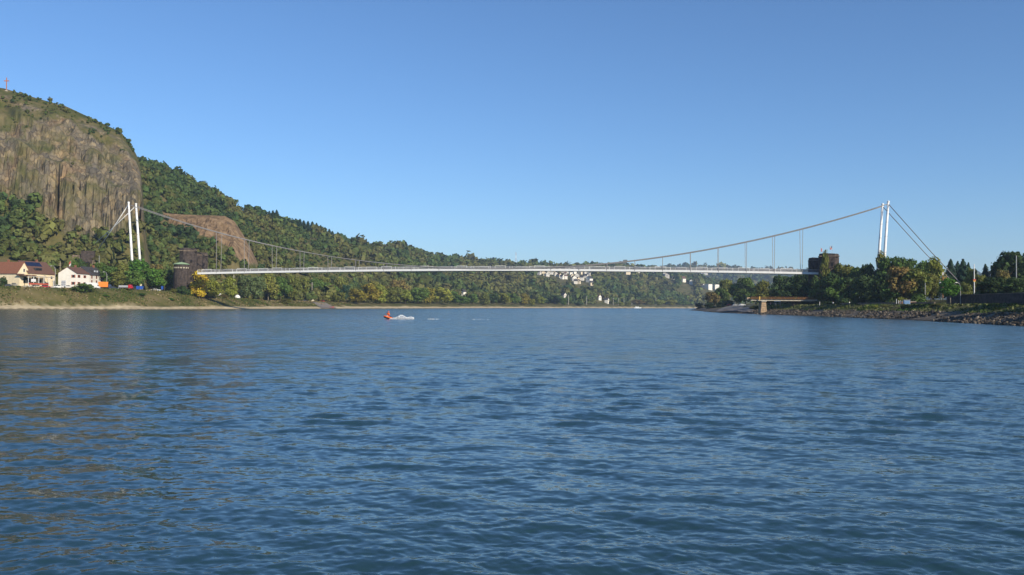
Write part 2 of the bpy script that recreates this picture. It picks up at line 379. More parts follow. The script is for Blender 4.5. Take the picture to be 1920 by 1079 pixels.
    c = mix(attr('sand'), grass, sand); c = mix(attr('stone'), c, stn); er = ramp(noise(0.22, 9, (1, 1, 0.6)), [(0.32, (0.085, 0.060, 0.040)), (0.5, (0.205, 0.138, 0.080)), (0.68, (0.29, 0.205, 0.125))]); rock2 = mix(attr('earth'), rock2, er); c = mix(attr('rock'), c, rock2)
    wm = n.nodes.new('ShaderNodeMix'); wm.data_type = 'RGBA'; wm.blend_type = 'MULTIPLY'; wm.inputs['B'].default_value = (0.30, 0.29, 0.27, 1); L.new(attr('wet'), wm.inputs['Factor']); L.new(c, wm.inputs['A']); c = wm.outputs['Result']
    L.new(c, b.inputs['Base Color']); b.inputs['Roughness'].default_value = 0.95; b.inputs['Specular IOR Level'].default_value = 0.1
    bp = n.nodes.new('ShaderNodeBump'); bp.inputs['Strength'].default_value = 0.8; bp.inputs['Distance'].default_value = 1.2
    L.new(noise(1.0, 9, (0.22, 0.22, 0.045), 0.7), bp.inputs['Height']); L.new(bp.outputs['Normal'], b.inputs['Normal'])
    return m

# ------------------------------------------------------------------ ground sheet
def build_ground():
    cols = np.concatenate([np.arange(-700, -20, 14.0), np.arange(-20, 520, 2.8), np.arange(520, 1940, 4.0), np.arange(1940, 2650, 14.0)])
    rows = np.concatenate([np.arange(-60, 150, 15.0)[5:], np.arange(150, 480, 3.2), np.arange(480, 720, 1.8), np.arange(720, 1300, 9.0), np.arange(1300, 2900, 28.0), np.geomspace(2900, 5300, 18)])
    PX, D = np.meshgrid(cols, rows); X = (PX - 960) / F * D; 
    Z, M = terrain(X, D)
    V = np.stack([X, D, Z], -1).reshape(-1, 3); nr, nc = X.shape
    I = np.arange(nr * nc).reshape(nr, nc)
    Q = np.stack([I[:-1, :-1], I[:-1, 1:], I[1:, 1:], I[1:, :-1]], -1).reshape(-1, 4)
    zq = V[Q][:, :, 2].max(1); Q = Q[zq > -5.5]
    used = np.unique(Q); remap = np.full(len(V), -1); remap[used] = np.arange(len(used)); Q = remap[Q]
    me = np_mesh('ground', V[used], Q, [ground_mat()], smooth=True)
    rq = M['rock'].reshape(-1)[used][Q].mean(1); me.polygons.foreach_set('use_smooth', rq < 0.35)      # rock breaks in facets
    for k in ('rock', 'sand', 'stone', 'wet', 'earth'):
        a = me.attributes.new(k, 'FLOAT', 'POINT'); a.data.foreach_set('value', M[k].reshape(-1)[used].astype(np.float32))
    o = link('ground', me); tag(o, 'river banks and hills with bare cliff, grass and sandy shore', kind='structure')
build_ground()

# ------------------------------------------------------------------ water
def build_water():
    py = np.concatenate([np.linspace(1500, 1110, 40, endpoint=False), np.linspace(1110, 600, 400, endpoint=False), np.linspace(600, 582, 60, endpoint=False), np.linspace(582, 576.2, 40)])
    Ds = CAM_H * F / (py - HOR0)
    cols = np.concatenate([np.linspace(-2600, -60, 60, endpoint=False), np.linspace(-60, 1980, 760, endpoint=False), np.linspace(1980, 4500, 60)])
    PX, D = np.meshgrid(cols, Ds); X = (PX - 960) / F * D; Y = D.copy()
    dx = np.abs(D) * (2040 / 760) / F; dy = np.abs(np.gradient(Ds))[:, None] * np.ones_like(D)
    Z = np.zeros_like(X); r2 = np.random.default_rng(5); lost = np.zeros_like(X); tot = 0.0
    amp = 0.82 + 0.75 * fbm(X / 30, Y / 17, 5, 4) + 0.35 * fbm(X / 7, Y / 5, 6, 3)
    n = 140
    for i in range(n):
        lam = 0.10 * (2.6 / 0.10) ** ((i + r2.random()) / n)
        th = r2.normal(R(70), R(34)); kx, ky = math.cos(th) * 2 * math.pi / lam, math.sin(th) * 2 * math.pi / lam
        A = 0.0026 * lam ** 0.86 * (0.6 + 0.8 * r2.random()); ph = r2.random() * 6.283
        res = np.maximum(dx * abs(math.cos(th)), dy * abs(math.sin(th))); fade = 1 - sstep(0.22 * lam, 0.5 * lam, res)
        sl2 = (A / lam) ** 2; tot += sl2; lost += sl2 * (1 - fade ** 2)
        if fade.max() <= 0: continue
        w_ = np.sin(kx * X + ky * Y + ph + 0.8 * noise2(X / (lam * 6), Y / (lam * 6), i))
        Z += A * fade * amp * (w_ + 0.18 * np.cos(2 * (kx * X + ky * Y + ph)))
    lost = lost / tot            # share of the wave slope the mesh is too coarse for: the material carries it
    V = np.stack([X, Y, Z], -1).reshape(-1, 3); nr, nc = X.shape; I = np.arange(nr * nc).reshape(nr, nc)
    Q = np.stack([I[:-1, :-1], I[:-1, 1:], I[1:, 1:], I[1:, :-1]], -1).reshape(-1, 4)
    m = bpy.data.materials.new('river_water'); m.use_nodes = True; nn = m.node_tree; b = nn.nodes['Principled BSDF']; L = nn.links
    b.inputs['Base Color'].default_value = (0.020, 0.054, 0.070, 1); b.inputs['Roughness'].default_value = 0.07; b.inputs['IOR'].default_value = 1.333
    tc = nn.nodes.new('ShaderNodeTexCoord'); geo = nn.nodes.new('ShaderNodeNewGeometry')
    def slope(sc, st, rot, k, detail=3):
        mp = nn.nodes.new('ShaderNodeMapping'); mp.inputs['Scale'].default_value = st; mp.inputs['Rotation'].default_value = (0, 0, R(rot)); L.new(tc.outputs['Object'], mp.inputs['Vector'])
        no = nn.nodes.new('ShaderNodeTexNoise'); no.inputs['Scale'].default_value = sc; no.inputs['Detail'].default_value = detail; L.new(mp.outputs['Vector'], no.inputs['Vector'])
        sb = nn.nodes.new('ShaderNodeVectorMath'); sb.operation = 'SUBTRACT'; sb.inputs[1].default_value = (0.5, 0.5, 0.5); L.new(no.outputs['Color'], sb.inputs[0])
        ml = nn.nodes.new('ShaderNodeVectorMath'); ml.operation = 'MULTIPLY'; ml.inputs[1].default_value = k; L.new(sb.outputs[0], ml.inputs[0]); return ml.outputs[0]
    fine = slope(6.5, (0.55, 1.0, 1.0), -14, (0.34, 0.46, 0.0), 5)
    mid = slope(1.1, (0.5, 1.0, 1.0), 12, (0.62, 1.0, 0.0), 5)
    big = slope(0.10, (0.35, 1.0, 1.0), 5, (0.10, 0.16, 0.0), 3)
    at_ = nn.nodes.new('ShaderNodeAttribute'); at_.attribute_name = 'lost'
    rr = nn.nodes.new('ShaderNodeMapRange'); rr.inputs['To Min'].default_value = 0.06; rr.inputs['To Max'].default_value = 0.18; L.new(at_.outputs['Fac'], rr.inputs['Value']); L.new(rr.outputs['Result'], b.inputs['Roughness'])
    sm = nn.nodes.new('ShaderNodeVectorMath'); L.new(mid, sm.inputs[0]); L.new(big, sm.inputs[1])
    scl = nn.nodes.new('ShaderNodeVectorMath'); scl.operation = 'SCALE'; L.new(sm.outputs[0], scl.inputs[0]); L.new(at_.outputs['Fac'], scl.inputs['Scale'])
    a1 = nn.nodes.new('ShaderNodeVectorMath'); L.new(fine, a1.inputs[0]); L.new(scl.outputs[0], a1.inputs[1])
    a2 = nn.nodes.new('ShaderNodeVectorMath'); L.new(geo.outputs['Normal'], a2.inputs[0]); L.new(a1.outputs[0], a2.inputs[1])
    nz = nn.nodes.new('ShaderNodeVectorMath'); nz.operation = 'NORMALIZE'; L.new(a2.outputs[0], nz.inputs[0]); L.new(nz.outputs[0], b.inputs['Normal'])
    wm = np_mesh('water', V, Q, [m], smooth=True); at2 = wm.attributes.new('lost', 'FLOAT', 'POINT'); at2.data.foreach_set('value', lost.reshape(-1).astype(np.float32))
    o = link('water', wm); tag(o, 'rippled blue river water', kind='structure')
build_water()

# ------------------------------------------------------------------ foliage meshes
LEAF = leaf_mat('foliage_leaves'); FOREST_LEAF = leaf_mat('forest_leaves', 'tint')
BARK = mat('bark', (0.10, 0.075, 0.05, 1), 0.95, var=0.35, scale=8, bump=0.5)
PALE_BARK = mat('pale_bark', (0.30, 0.25, 0.18, 1), 0.95, var=0.35, scale=8, bump=0.4)
def quads_at(C, N, size, r, aspect=0.75):
    """one leafy card per centre C, facing about N"""
    n = len(C); N = N / np.maximum(np.linalg.norm(N, axis=1, keepdims=True), 1e-6)
    A = np.cross(N, r.normal(size=(n, 3))); A /= np.maximum(np.linalg.norm(A, axis=1, keepdims=True), 1e-6); B = np.cross(N, A)
    s = (size * r.uniform(0.6, 1.35, n))[:, None]
    A = A * s * 0.5; B = B * s * 0.5 * aspect; bow = N * s * 0.14
    V = np.stack([C - A - B * r.uniform(0.4, 1.1, (n, 1)), C + A * r.uniform(0.6, 1.2, (n, 1)) - B - bow, C + A + B * r.uniform(0.5, 1.2, (n, 1)), C - A * r.uniform(0.5, 1.1, (n, 1)) + B - bow], 1)
    return V.reshape(-1, 3)
def crown_mesh(name, seed, kind, leaves, size):
    """unit crown: radius about 0.5, z from 0 to 1"""
    r = np.random.default_rng(seed); C = []; N = []
    if kind == 'conifer':
        for i in range(leaves):
            t = r.random() ** 0.75; z = 1 - t * 0.93; k = np.floor(z * 11) / 11 + 0.06; rad = 0.5 * (1 - z) ** 0.62 * (0.72 + 0.5 * (1 - (z * 11) % 1)) * r.random() ** 0.4
            a = r.random() * 6.283; rad *= 0.85 + 0.3 * math.sin(a * 5 + z * 31)
            C.append((rad * math.cos(a), rad * math.sin(a), z - 0.10 * rad)); N.append((math.cos(a) * 0.5, math.sin(a) * 0.5, 0.9))
    else:
        if kind == 'tall': ncl, zz, rr, cr = 15, (0.10, 0.93), 0.30, 0.21
        elif kind == 'shrub': ncl, zz, rr, cr = 12, (0.02, 0.70), 0.36, 0.24
        else: ncl, zz, rr, cr = 17, (0.14, 0.84), 0.35, 0.21
        cen = []
        while len(cen) < ncl:
            z = r.uniform(*zz); t = (z - zz[0]) / (zz[1] - zz[0])
            prof = {'tall': (0.55 + 0.6 * math.sin(t * math.pi) ** 0.7) * (1 - 0.45 * t), 'shrub': 1.05 - 0.75 * t * t, 'round': (0.45 + 0.68 * math.sin(min(1, t * 1.08) * math.pi * 0.86 + 0.22))}[kind]
            a = r.random() * 6.283; rad = rr * prof * r.random() ** 0.45
            p = np.array([rad * math.cos(a), rad * math.sin(a), z])
            if all(np.linalg.norm((p - q[0]) * np.array([1, 1, 1.1])) > cr * 0.5 for q in cen): cen.append((p, cr * r.uniform(0.7, 1.2)))
        per = leaves // ncl
        for p, c in cen:
            d = r.normal(size=(per, 3)); d[:, 2] = d[:, 2] * 0.9 + 0.25; d /= np.linalg.norm(d, axis=1, keepdims=True)
            q = r.random(per)[:, None] ** 0.30 * c * (0.85 + 0.3 * r.random((per, 1)))
            pts = p + d * q * np.array([1, 1, 0.9]); C += list(pts); N += list(d + r.normal(size=(per, 3)) * 0.45)
    C = np.array(C); N = np.array(N); V = quads_at(C, N, size, r)
    if kind != 'conifer':
        V[:, 2] = np.maximum(V[:, 2], 0.0)
    return np_mesh(name, V, np.arange(len(V)).reshape(-1, 4), [LEAF])
def trunk_mesh(name, seed, top, bark, limbs=6):
    r = random.Random(seed); b = MB(); w0 = r.uniform(-.03, .03)
    b.tube([(0, 0, -0.03), (w0 * .4, 0, top * .4), (w0, w0 * .5, top * .75), (w0 * .6, w0, top)], [0.030, 0.022, 0.016, 0.006], 7)
    for k in range(limbs):
        a = r.random() * 6.283; z0 = top * r.uniform(0.3, 0.75); ln = r.uniform(0.18, 0.34)
        b.tube([(w0 * .5, 0, z0), (ln * .5 * math.cos(a), ln * .5 * math.sin(a), z0 + ln * .5), (ln * math.cos(a), ln * math.sin(a), z0 + ln * 0.75)], [0.011, 0.008, 0.003], 5, cap=False)
    return b.mesh(name, bark, smooth=True)
CROWNS = {'round': [crown_mesh('broadleaf_crown', 100 + i, 'round', 2600, 0.062) for i in range(4)],
          'tall': [crown_mesh('tall_crown', 200 + i, 'tall', 2600, 0.060) for i in range(3)],
          'conifer': [crown_mesh('conifer_crown', 300 + i, 'conifer', 2400, 0.075) for i in range(3)],
          'shrub': [crown_mesh('shrub_foliage', 400 + i, 'shrub', 1300, 0.085) for i in range(3)]}
TRUNKS = {'round': [trunk_mesh('trunk', 10 + i, 0.78, BARK) for i in range(2)], 'tall': [trunk_mesh('trunk', 20 + i, 0.85, BARK) for i in range(2)],
          'conifer': [trunk_mesh('trunk', 30, 0.95, BARK, 0)], 'shrub': [trunk_mesh('stem', 40, 0.5, BARK, 5)], 'pale': [trunk_mesh('trunk', 50, 0.8, PALE_BARK)]}
TINT = {'gold': (0.185, 0.165, 0.028), 'green': (0.082, 0.132, 0.028), 'dark': (0.048, 0.082, 0.026), 'olive': (0.140, 0.148, 0.034), 'lime': (0.185, 0.205, 0.036), 'yellow': (0.38, 0.285, 0.026),
        'orange': (0.27, 0.165, 0.028), 'brown': (0.165, 0.128, 0.042), 'grey': (0.098, 0.138, 0.055), 'blue': (0.034, 0.070, 0.038), 'fresh': (0.075, 0.160, 0.024)}
_tc = [0]
NAMES = {'round': 'broadleaf_tree', 'tall': 'tall_tree', 'conifer': 'conifer_tree', 'shrub': 'shrub'}
def tree(kind, x, y, z, height, width, tint, label, group=None, base=0.16, pale=False):
    """tree > trunk, crown (shrub > stem, foliage)"""
    _tc[0] += 1; i = _tc[0]; r = random.Random(i * 7 + 3)
    t = thing(NAMES[kind], label, 'shrub' if kind == 'shrub' else 'tree', (x, y, z - 0.1), r.random() * 6.283, group)
    sx = width * r.uniform(0.95, 1.08); sy = width * r.uniform(0.9, 1.1)
    tr = link('stem' if kind == 'shrub' else 'trunk', random.Random(i).choice(TRUNKS['pale' if pale else kind]), t)
    ts = height * (1.0 if kind == 'shrub' else 0.95); tr.scale = (ts * 0.75, ts * 0.75, ts)
    if kind == 'shrub': base = 0.0
    if kind == 'conifer': base = 0.05
    cr = link('foliage' if kind == 'shrub' else 'crown', r.choice(CROWNS[kind]), t)
    cr.location = (0, 0, height * base); cr.scale = (sx, sy, height * (1 - base))
    c = TINT[tint] if isinstance(tint, str) else tint; v = r.uniform(0.88, 1.14)
    cr.color = (c[0] * v * r.uniform(0.93, 1.08), c[1] * v, c[2] * v, 1)
    return t
ORD = ['first', 'second', 'third', 'fourth', 'fifth', 'sixth', 'seventh', 'eighth', 'ninth', 'tenth', 'eleventh', 'twelfth', 'thirteenth', 'fourteenth', 'fifteenth', 'sixteenth',
       'seventeenth', 'eighteenth', 'nineteenth', 'twentieth']
def ordinal(n):
    if n < 20: return ORD[n]
    tens = {2: 'twenty', 3: 'thirty', 4: 'forty', 5: 'fifty', 6: 'sixty', 7: 'seventy', 8: 'eighty', 9: 'ninety'}[(n + 1) // 10]
    return tens + ('-' + ORD[(n + 1) % 10 - 1] if (n + 1) % 10 else 'th').replace('yth', 'ieth') if (n + 1) % 10 else tens[:-1] + 'ieth'
COLWORD = {'gold': 'golden-green', 'green': 'green', 'dark': 'dark green', 'olive': 'olive green', 'lime': 'yellow-green', 'yellow': 'bright yellow', 'orange': 'orange-brown', 'brown': 'brownish',
           'grey': 'grey-green', 'blue': 'blue-green', 'fresh': 'fresh green'}

# far houses: where they stand (the woods keep clear of them)
def on_slope(px, py, lo=0):
    Ds = np.arange(max(lo, np.interp(px, _PXG, DFOOT) - 20), 4700, 8.0); Z, M = terrain(xpix(px, Ds), Ds); k = np.nonzero(M['py'] <= py)[0]; i = k[0] if len(k) else len(Ds) - 1
    return xpix(px, Ds[i]), float(Ds[i]), float(Z[i])
VH = [(964, 510, 7), (1004, 510, 6), (1007, 514, 5), (1011, 516, 5), (1018, 513, 6), (1022, 518, 6), (1026, 512, 6), (1031, 512, 6), (1027, 519, 6), (1034, 515, 5), (1042, 518, 5), (1049, 521, 6), (1054, 524, 6), (1049, 511, 6), (1055, 512, 5), (1061, 511, 5),
      (1064, 513, 5), (1060, 519, 5), (1068, 508, 5), (1077, 514, 8), (1084, 509, 6), (1089, 515, 7), (1098, 515, 6), (1104, 517, 7), (1099, 522, 5), (1082, 523, 8), (1073, 522, 5), (1076, 528, 8), (1084, 529, 6), (1091, 527, 7), (1079, 533, 6), (1085, 533, 6),
      (1105, 531, 9), (1109, 536, 5), (1061, 524, 5), (1038, 510, 5), (1070, 516, 5), (1144, 510, 6), (1177, 515, 9), (1190, 511, 6), (1196, 513, 6), (1225, 515, 4), (1245, 517, 6), (1251, 522, 7), (1263, 525, 5), (1272, 511, 5), (1278, 512, 5), (1285, 513, 5), (1291, 514, 5),
      (1310, 513, 6), (1316, 515, 6), (1323, 516, 6), (1281, 529, 8), (1296, 534, 7), (1318, 540, 6), (1328, 543, 10), (1341, 544, 10), (1123, 563, 7), (1138, 569, 6), (1058, 561, 6), (868, 556, 7)]
VH.sort(); VHP = [on_slope(px, py) for px, py, wp in VH]

# ------------------------------------------------------------------ the woods on the hillsides (one mass: stuff)
def build_forest(name, label, Dr, pxr, cell, rad, nq, qs, seed, cond):
    r = np.random.default_rng(seed)
    area = (pxr[1] - pxr[0]) / F * (Dr[1] ** 2 - Dr[0] ** 2) / 2; n = int(area / cell)
    D = np.sqrt(Dr[0] ** 2 + r.random(n) * (Dr[1] ** 2 - Dr[0] ** 2)); px = pxr[0] + r.random(n) * (pxr[1] - pxr[0]); X = (px - 960) / F * D
    Z, M = terrain(X, D); ok, k = cond(px, D, Z, M, r); X, D, Z, px, k = X[ok], D[ok], Z[ok], px[ok], k[ok]; n = len(X)
    rd = rad * np.exp(r.normal(-0.05, 0.30, n)) * k; ht = rd * r.uniform(1.7, 2.6, n)
    # tints: patches of olive, green, brownish, dark
    f = 0.15 + fbm(X / 55, D / 75, seed + 5, 3) * 1.1 + r.normal(0, 0.20, n)
    pal = np.array([[0.046, 0.080, 0.030], [0.064, 0.104, 0.031], [0.090, 0.124, 0.034], [0.114, 0.134, 0.038], [0.132, 0.132, 0.044], [0.144, 0.146, 0.042]])
    idx = np.clip(((f + 0.75) / 1.5 * 6).astype(int), 0, 5); T = pal[idx] * r.uniform(0.8, 1.2, (n, 1))
    # core solid + cards
    u = np.array([[-1, -1, -1], [1, -1, -1], [1, 1, -1], [-1, 1, -1], [-1, -1, 1], [1, -1, 1], [1, 1, 1], [-1, 1, 1]]) / 1.9
    qf = np.array([[3, 2, 1, 0], [4, 5, 6, 7], [0, 1, 5, 4], [1, 2, 6, 5], [2, 3, 7, 6], [3, 0, 4, 7]])
    cen = np.stack([X, D, Z + ht * 0.52], -1); sc = np.stack([rd, rd, ht * 0.5], -1)
    VC = (cen[:, None, :] + u[None] * sc[:, None, :] * r.uniform(0.75, 1.05, (n, 8, 1))).reshape(-1, 3)
    FC = (qf[None] + (np.arange(n) * 8)[:, None, None]).reshape(-1, 4)
    d = r.normal(size=(n, nq, 3)); d[:, :, 2] = np.abs(d[:, :, 2]) * 0.95 - 0.25; d /= np.linalg.norm(d, axis=2, keepdims=True)
    lump = 1 + 0.22 * np.sin(d[:, :, 0:1] * 4 + r.random((n, 1, 1)) * 6) * np.sin(d[:, :, 1:2] * 4 + r.random((n, 1, 1)) * 6)
    C = cen[:, None, :] + d * sc[:, None, :] * lump * r.uniform(0.78, 1.04, (n, nq, 1))
    sz = np.repeat(rd, nq) * qs
    VQ = quads_at(C.reshape(-1, 3), (d + r.normal(size=d.shape) * 0.35).reshape(-1, 3), sz, r)
    FQ = np.arange(len(VQ)).reshape(-1, 4) + len(VC)
    me = np_mesh(name, np.concatenate([VC, VQ]), np.concatenate([FC, FQ]), [FOREST_LEAF])
    col = np.concatenate([np.repeat(T, 6, 0), np.repeat(T, nq, 0) * r.uniform(0.8, 1.2, (n * nq, 1))]); col = np.concatenate([col, np.ones((len(col), 1))], 1).astype(np.float32)
    a = me.attributes.new('tint', 'FLOAT_COLOR', 'FACE'); a.data.foreach_set('color', col.ravel())
    o = link(name, me); tag(o, label, 'forest', kind='stuff'); print(name, n, 'trees', len(me.polygons) * 2, 'tris')
def near_cond(px, D, Z, M, r):
    py = M['py']; k = np.ones(len(px)); n1 = fbm(px / 22, py / 14, 5, 3)
    ok = (M['sl'] > np.where(px < 345, 60, 40)) & ((M['rock'] < 0.3) | (M['inm'] & (r.random(len(px)) < 0.12)))
    ok &= ~((D > np.interp(px, [a for a, b in D_HILL], [b for a, b in D_HILL]) + 45))
    hid = in_poly(px, py - 4, ROCK_SPUR) | in_poly(px, py - 9, ROCK_SPUR) | in_poly(px, py - 14, ROCK_SPUR)
    ok &= ~((px > 300) & (px < 495) & (D < 714) & hid & (r.random(len(px)) < 0.94))
    mound = M['inm'] & (px < 285) & (py < _t(BASE_MOUND, px))
    skm = _t(SKY_MOUND, px)
    n3 = fbm(px / 9, py / 7, 8, 2); ok &= ~mound | ((n1 > 0.02) & (py < skm + 40)) | (n3 > 0.50) | ((M['rock'] < 0.2) & (n3 > 0.1) & (px > 50))
    ok &= ~((px < 16) & (py < 185) & (D > 560))
    k = np.where((px < 300) & ~mound, 1.08, k)
    k = np.where(mound, 0.22 + 0.25 * r.random(len(px)), k)
    ok &= ~(M['inm'] & (D > 640))
    # open grassy slopes high on the hill
    slope = (px > 420) & (px < 720) & (fbm(px / 40, py / 22, 15, 3) > 0.10)
    ok &= ~(slope & (r.random(len(px)) < 0.72)); k = np.where(slope, 0.62, k)
    ok &= r.random(len(px)) < np.where((n1 < -0.45) & (px > 300), 0.6, 1.0)
    return ok, k
VILLAGE = [(1000, 508), (1040, 507), (1115, 509), (1116, 536), (1090, 540), (1048, 528), (1010, 522)]
def far_cond(px, D, Z, M, r):
    py = M['py']; ok = (M['sl'] > 60) & (D < np.interp(px, [a for a, b in D_HILL], [b for a, b in D_HILL]) + 120) & (D < 2900)
    k = np.interp(D, [1000, 2500], [0.8, 1.25])
    ok &= ~(in_poly(px, py, VILLAGE) & (r.random(len(px)) < 0.5))
    slope = (px > 560) & (px < 760) & (py < 520) & (fbm(px / 30, py / 16, 15, 3) > 0.08); ok &= ~(slope & (r.random(len(px)) < 0.6))
    for (hx, hy, wp), (_, hD, _) in zip(VH, VHP): ok &= ~((np.abs(px - hx) < wp * 0.6 + 3.0) & (D > hD - 190) & (D < hD + 16))
    ok &= ~((px > 1268) & (px < 1302) & (py > 543) & (py < 560))
    return ok, k
def ridge_cond(px, D, Z, M, r):
    ok = (D > 2950) & (M['sl'] > 40) & (r.random(len(px)) < 0.85)
    for (hx, hy, wp), (_, hD, _) in zip(VH, VHP): ok &= ~((np.abs(px - hx) < wp * 0.55 + 3) & (D > hD - 300) & (D < hD + 20))
    return ok, np.ones(len(px))
build_forest('near_hillside_wood', 'mixed wood covering the hillside around and beyond the cliff', (488, 1010), (-260, 830), 14.0, 2.35, 40, 0.70, 1, near_cond)
build_forest('far_hillside_wood', 'dark green wood on the farther hills behind the bridge', (1010, 2880), (430, 1480), 62.0, 4.2, 18, 0.92, 2, far_cond)
build_forest('distant_ridge_wood', 'bluish wooded ridge far behind the right end of the bridge', (2950, 4700), (1130, 2300), 900.0, 10.0, 18, 0.9, 3, ridge_cond)
# ------------------------------------------------------------------ common materials
WHITE = mat('white_painted_steel', (0.80, 0.80, 0.79, 1), 0.45, var=0.05, scale=0.8)
CABLE = mat('grey_cable_steel', (0.27, 0.255, 0.25, 1), 0.6, metal=0.0, var=0.1)
GALV = mat('galvanised_steel', (0.42, 0.42, 0.42, 1), 0.5, metal=0.4, var=0.15)
DECKM = mat('grey_deck', (0.30, 0.30, 0.31, 1), 0.7, var=0.15, scale=0.6)
MESHP = mat('grey_railing_mesh', (0.22, 0.22, 0.235, 1), 0.6, var=0.22, scale=1.2)
STONE = mat('dark_basalt_masonry', (0.062, 0.048, 0.042, 1), 0.95, var=0.55, scale=0.9, bump=0.9, bscale=2.2)
STONE2 = mat('brown_wall_masonry', (0.17, 0.13, 0.095, 1), 0.95, var=0.45, scale=1.0, bump=0.8, bscale=2.5)
CONC = mat('pale_concrete', (0.45, 0.42, 0.36, 1), 0.9, var=0.2, scale=1.5, bump=0.3)
SANDSTONE = mat('sandstone_pier', (0.42, 0.30, 0.19, 1), 0.95, var=0.35, scale=1.4, bump=0.6)
RUST = mat('rusty_steel', (0.17, 0.085, 0.035, 1), 0.9, var=0.5, scale=2.0, bump=0.3)
COPPER = mat('green_copper_roof', (0.28, 0.40, 0.24, 1), 0.7, var=0.2, scale=1.2)
DARKGLASS = mat('dark_glass', (0.02, 0.023, 0.028, 1), 0.12, var=0.2, spec=0.6)
BLACK = mat('black_opening', (0.012, 0.012, 0.013, 1), 0.9)
ASPH = mat('asphalt', (0.06, 0.06, 0.062, 1), 0.9, var=0.25, scale=1.0)
TYRE = mat('tyre_rubber', (0.02, 0.02, 0.02, 1), 0.9)
PAVE = mat('pale_paving', (0.30, 0.27, 0.23, 1), 0.9, var=0.2, scale=1.0)
COBBLE = mat('grey_ramp_cobbles', (0.23, 0.20, 0.175, 1), 0.95, var=0.3, scale=2.5, bump=0.6)

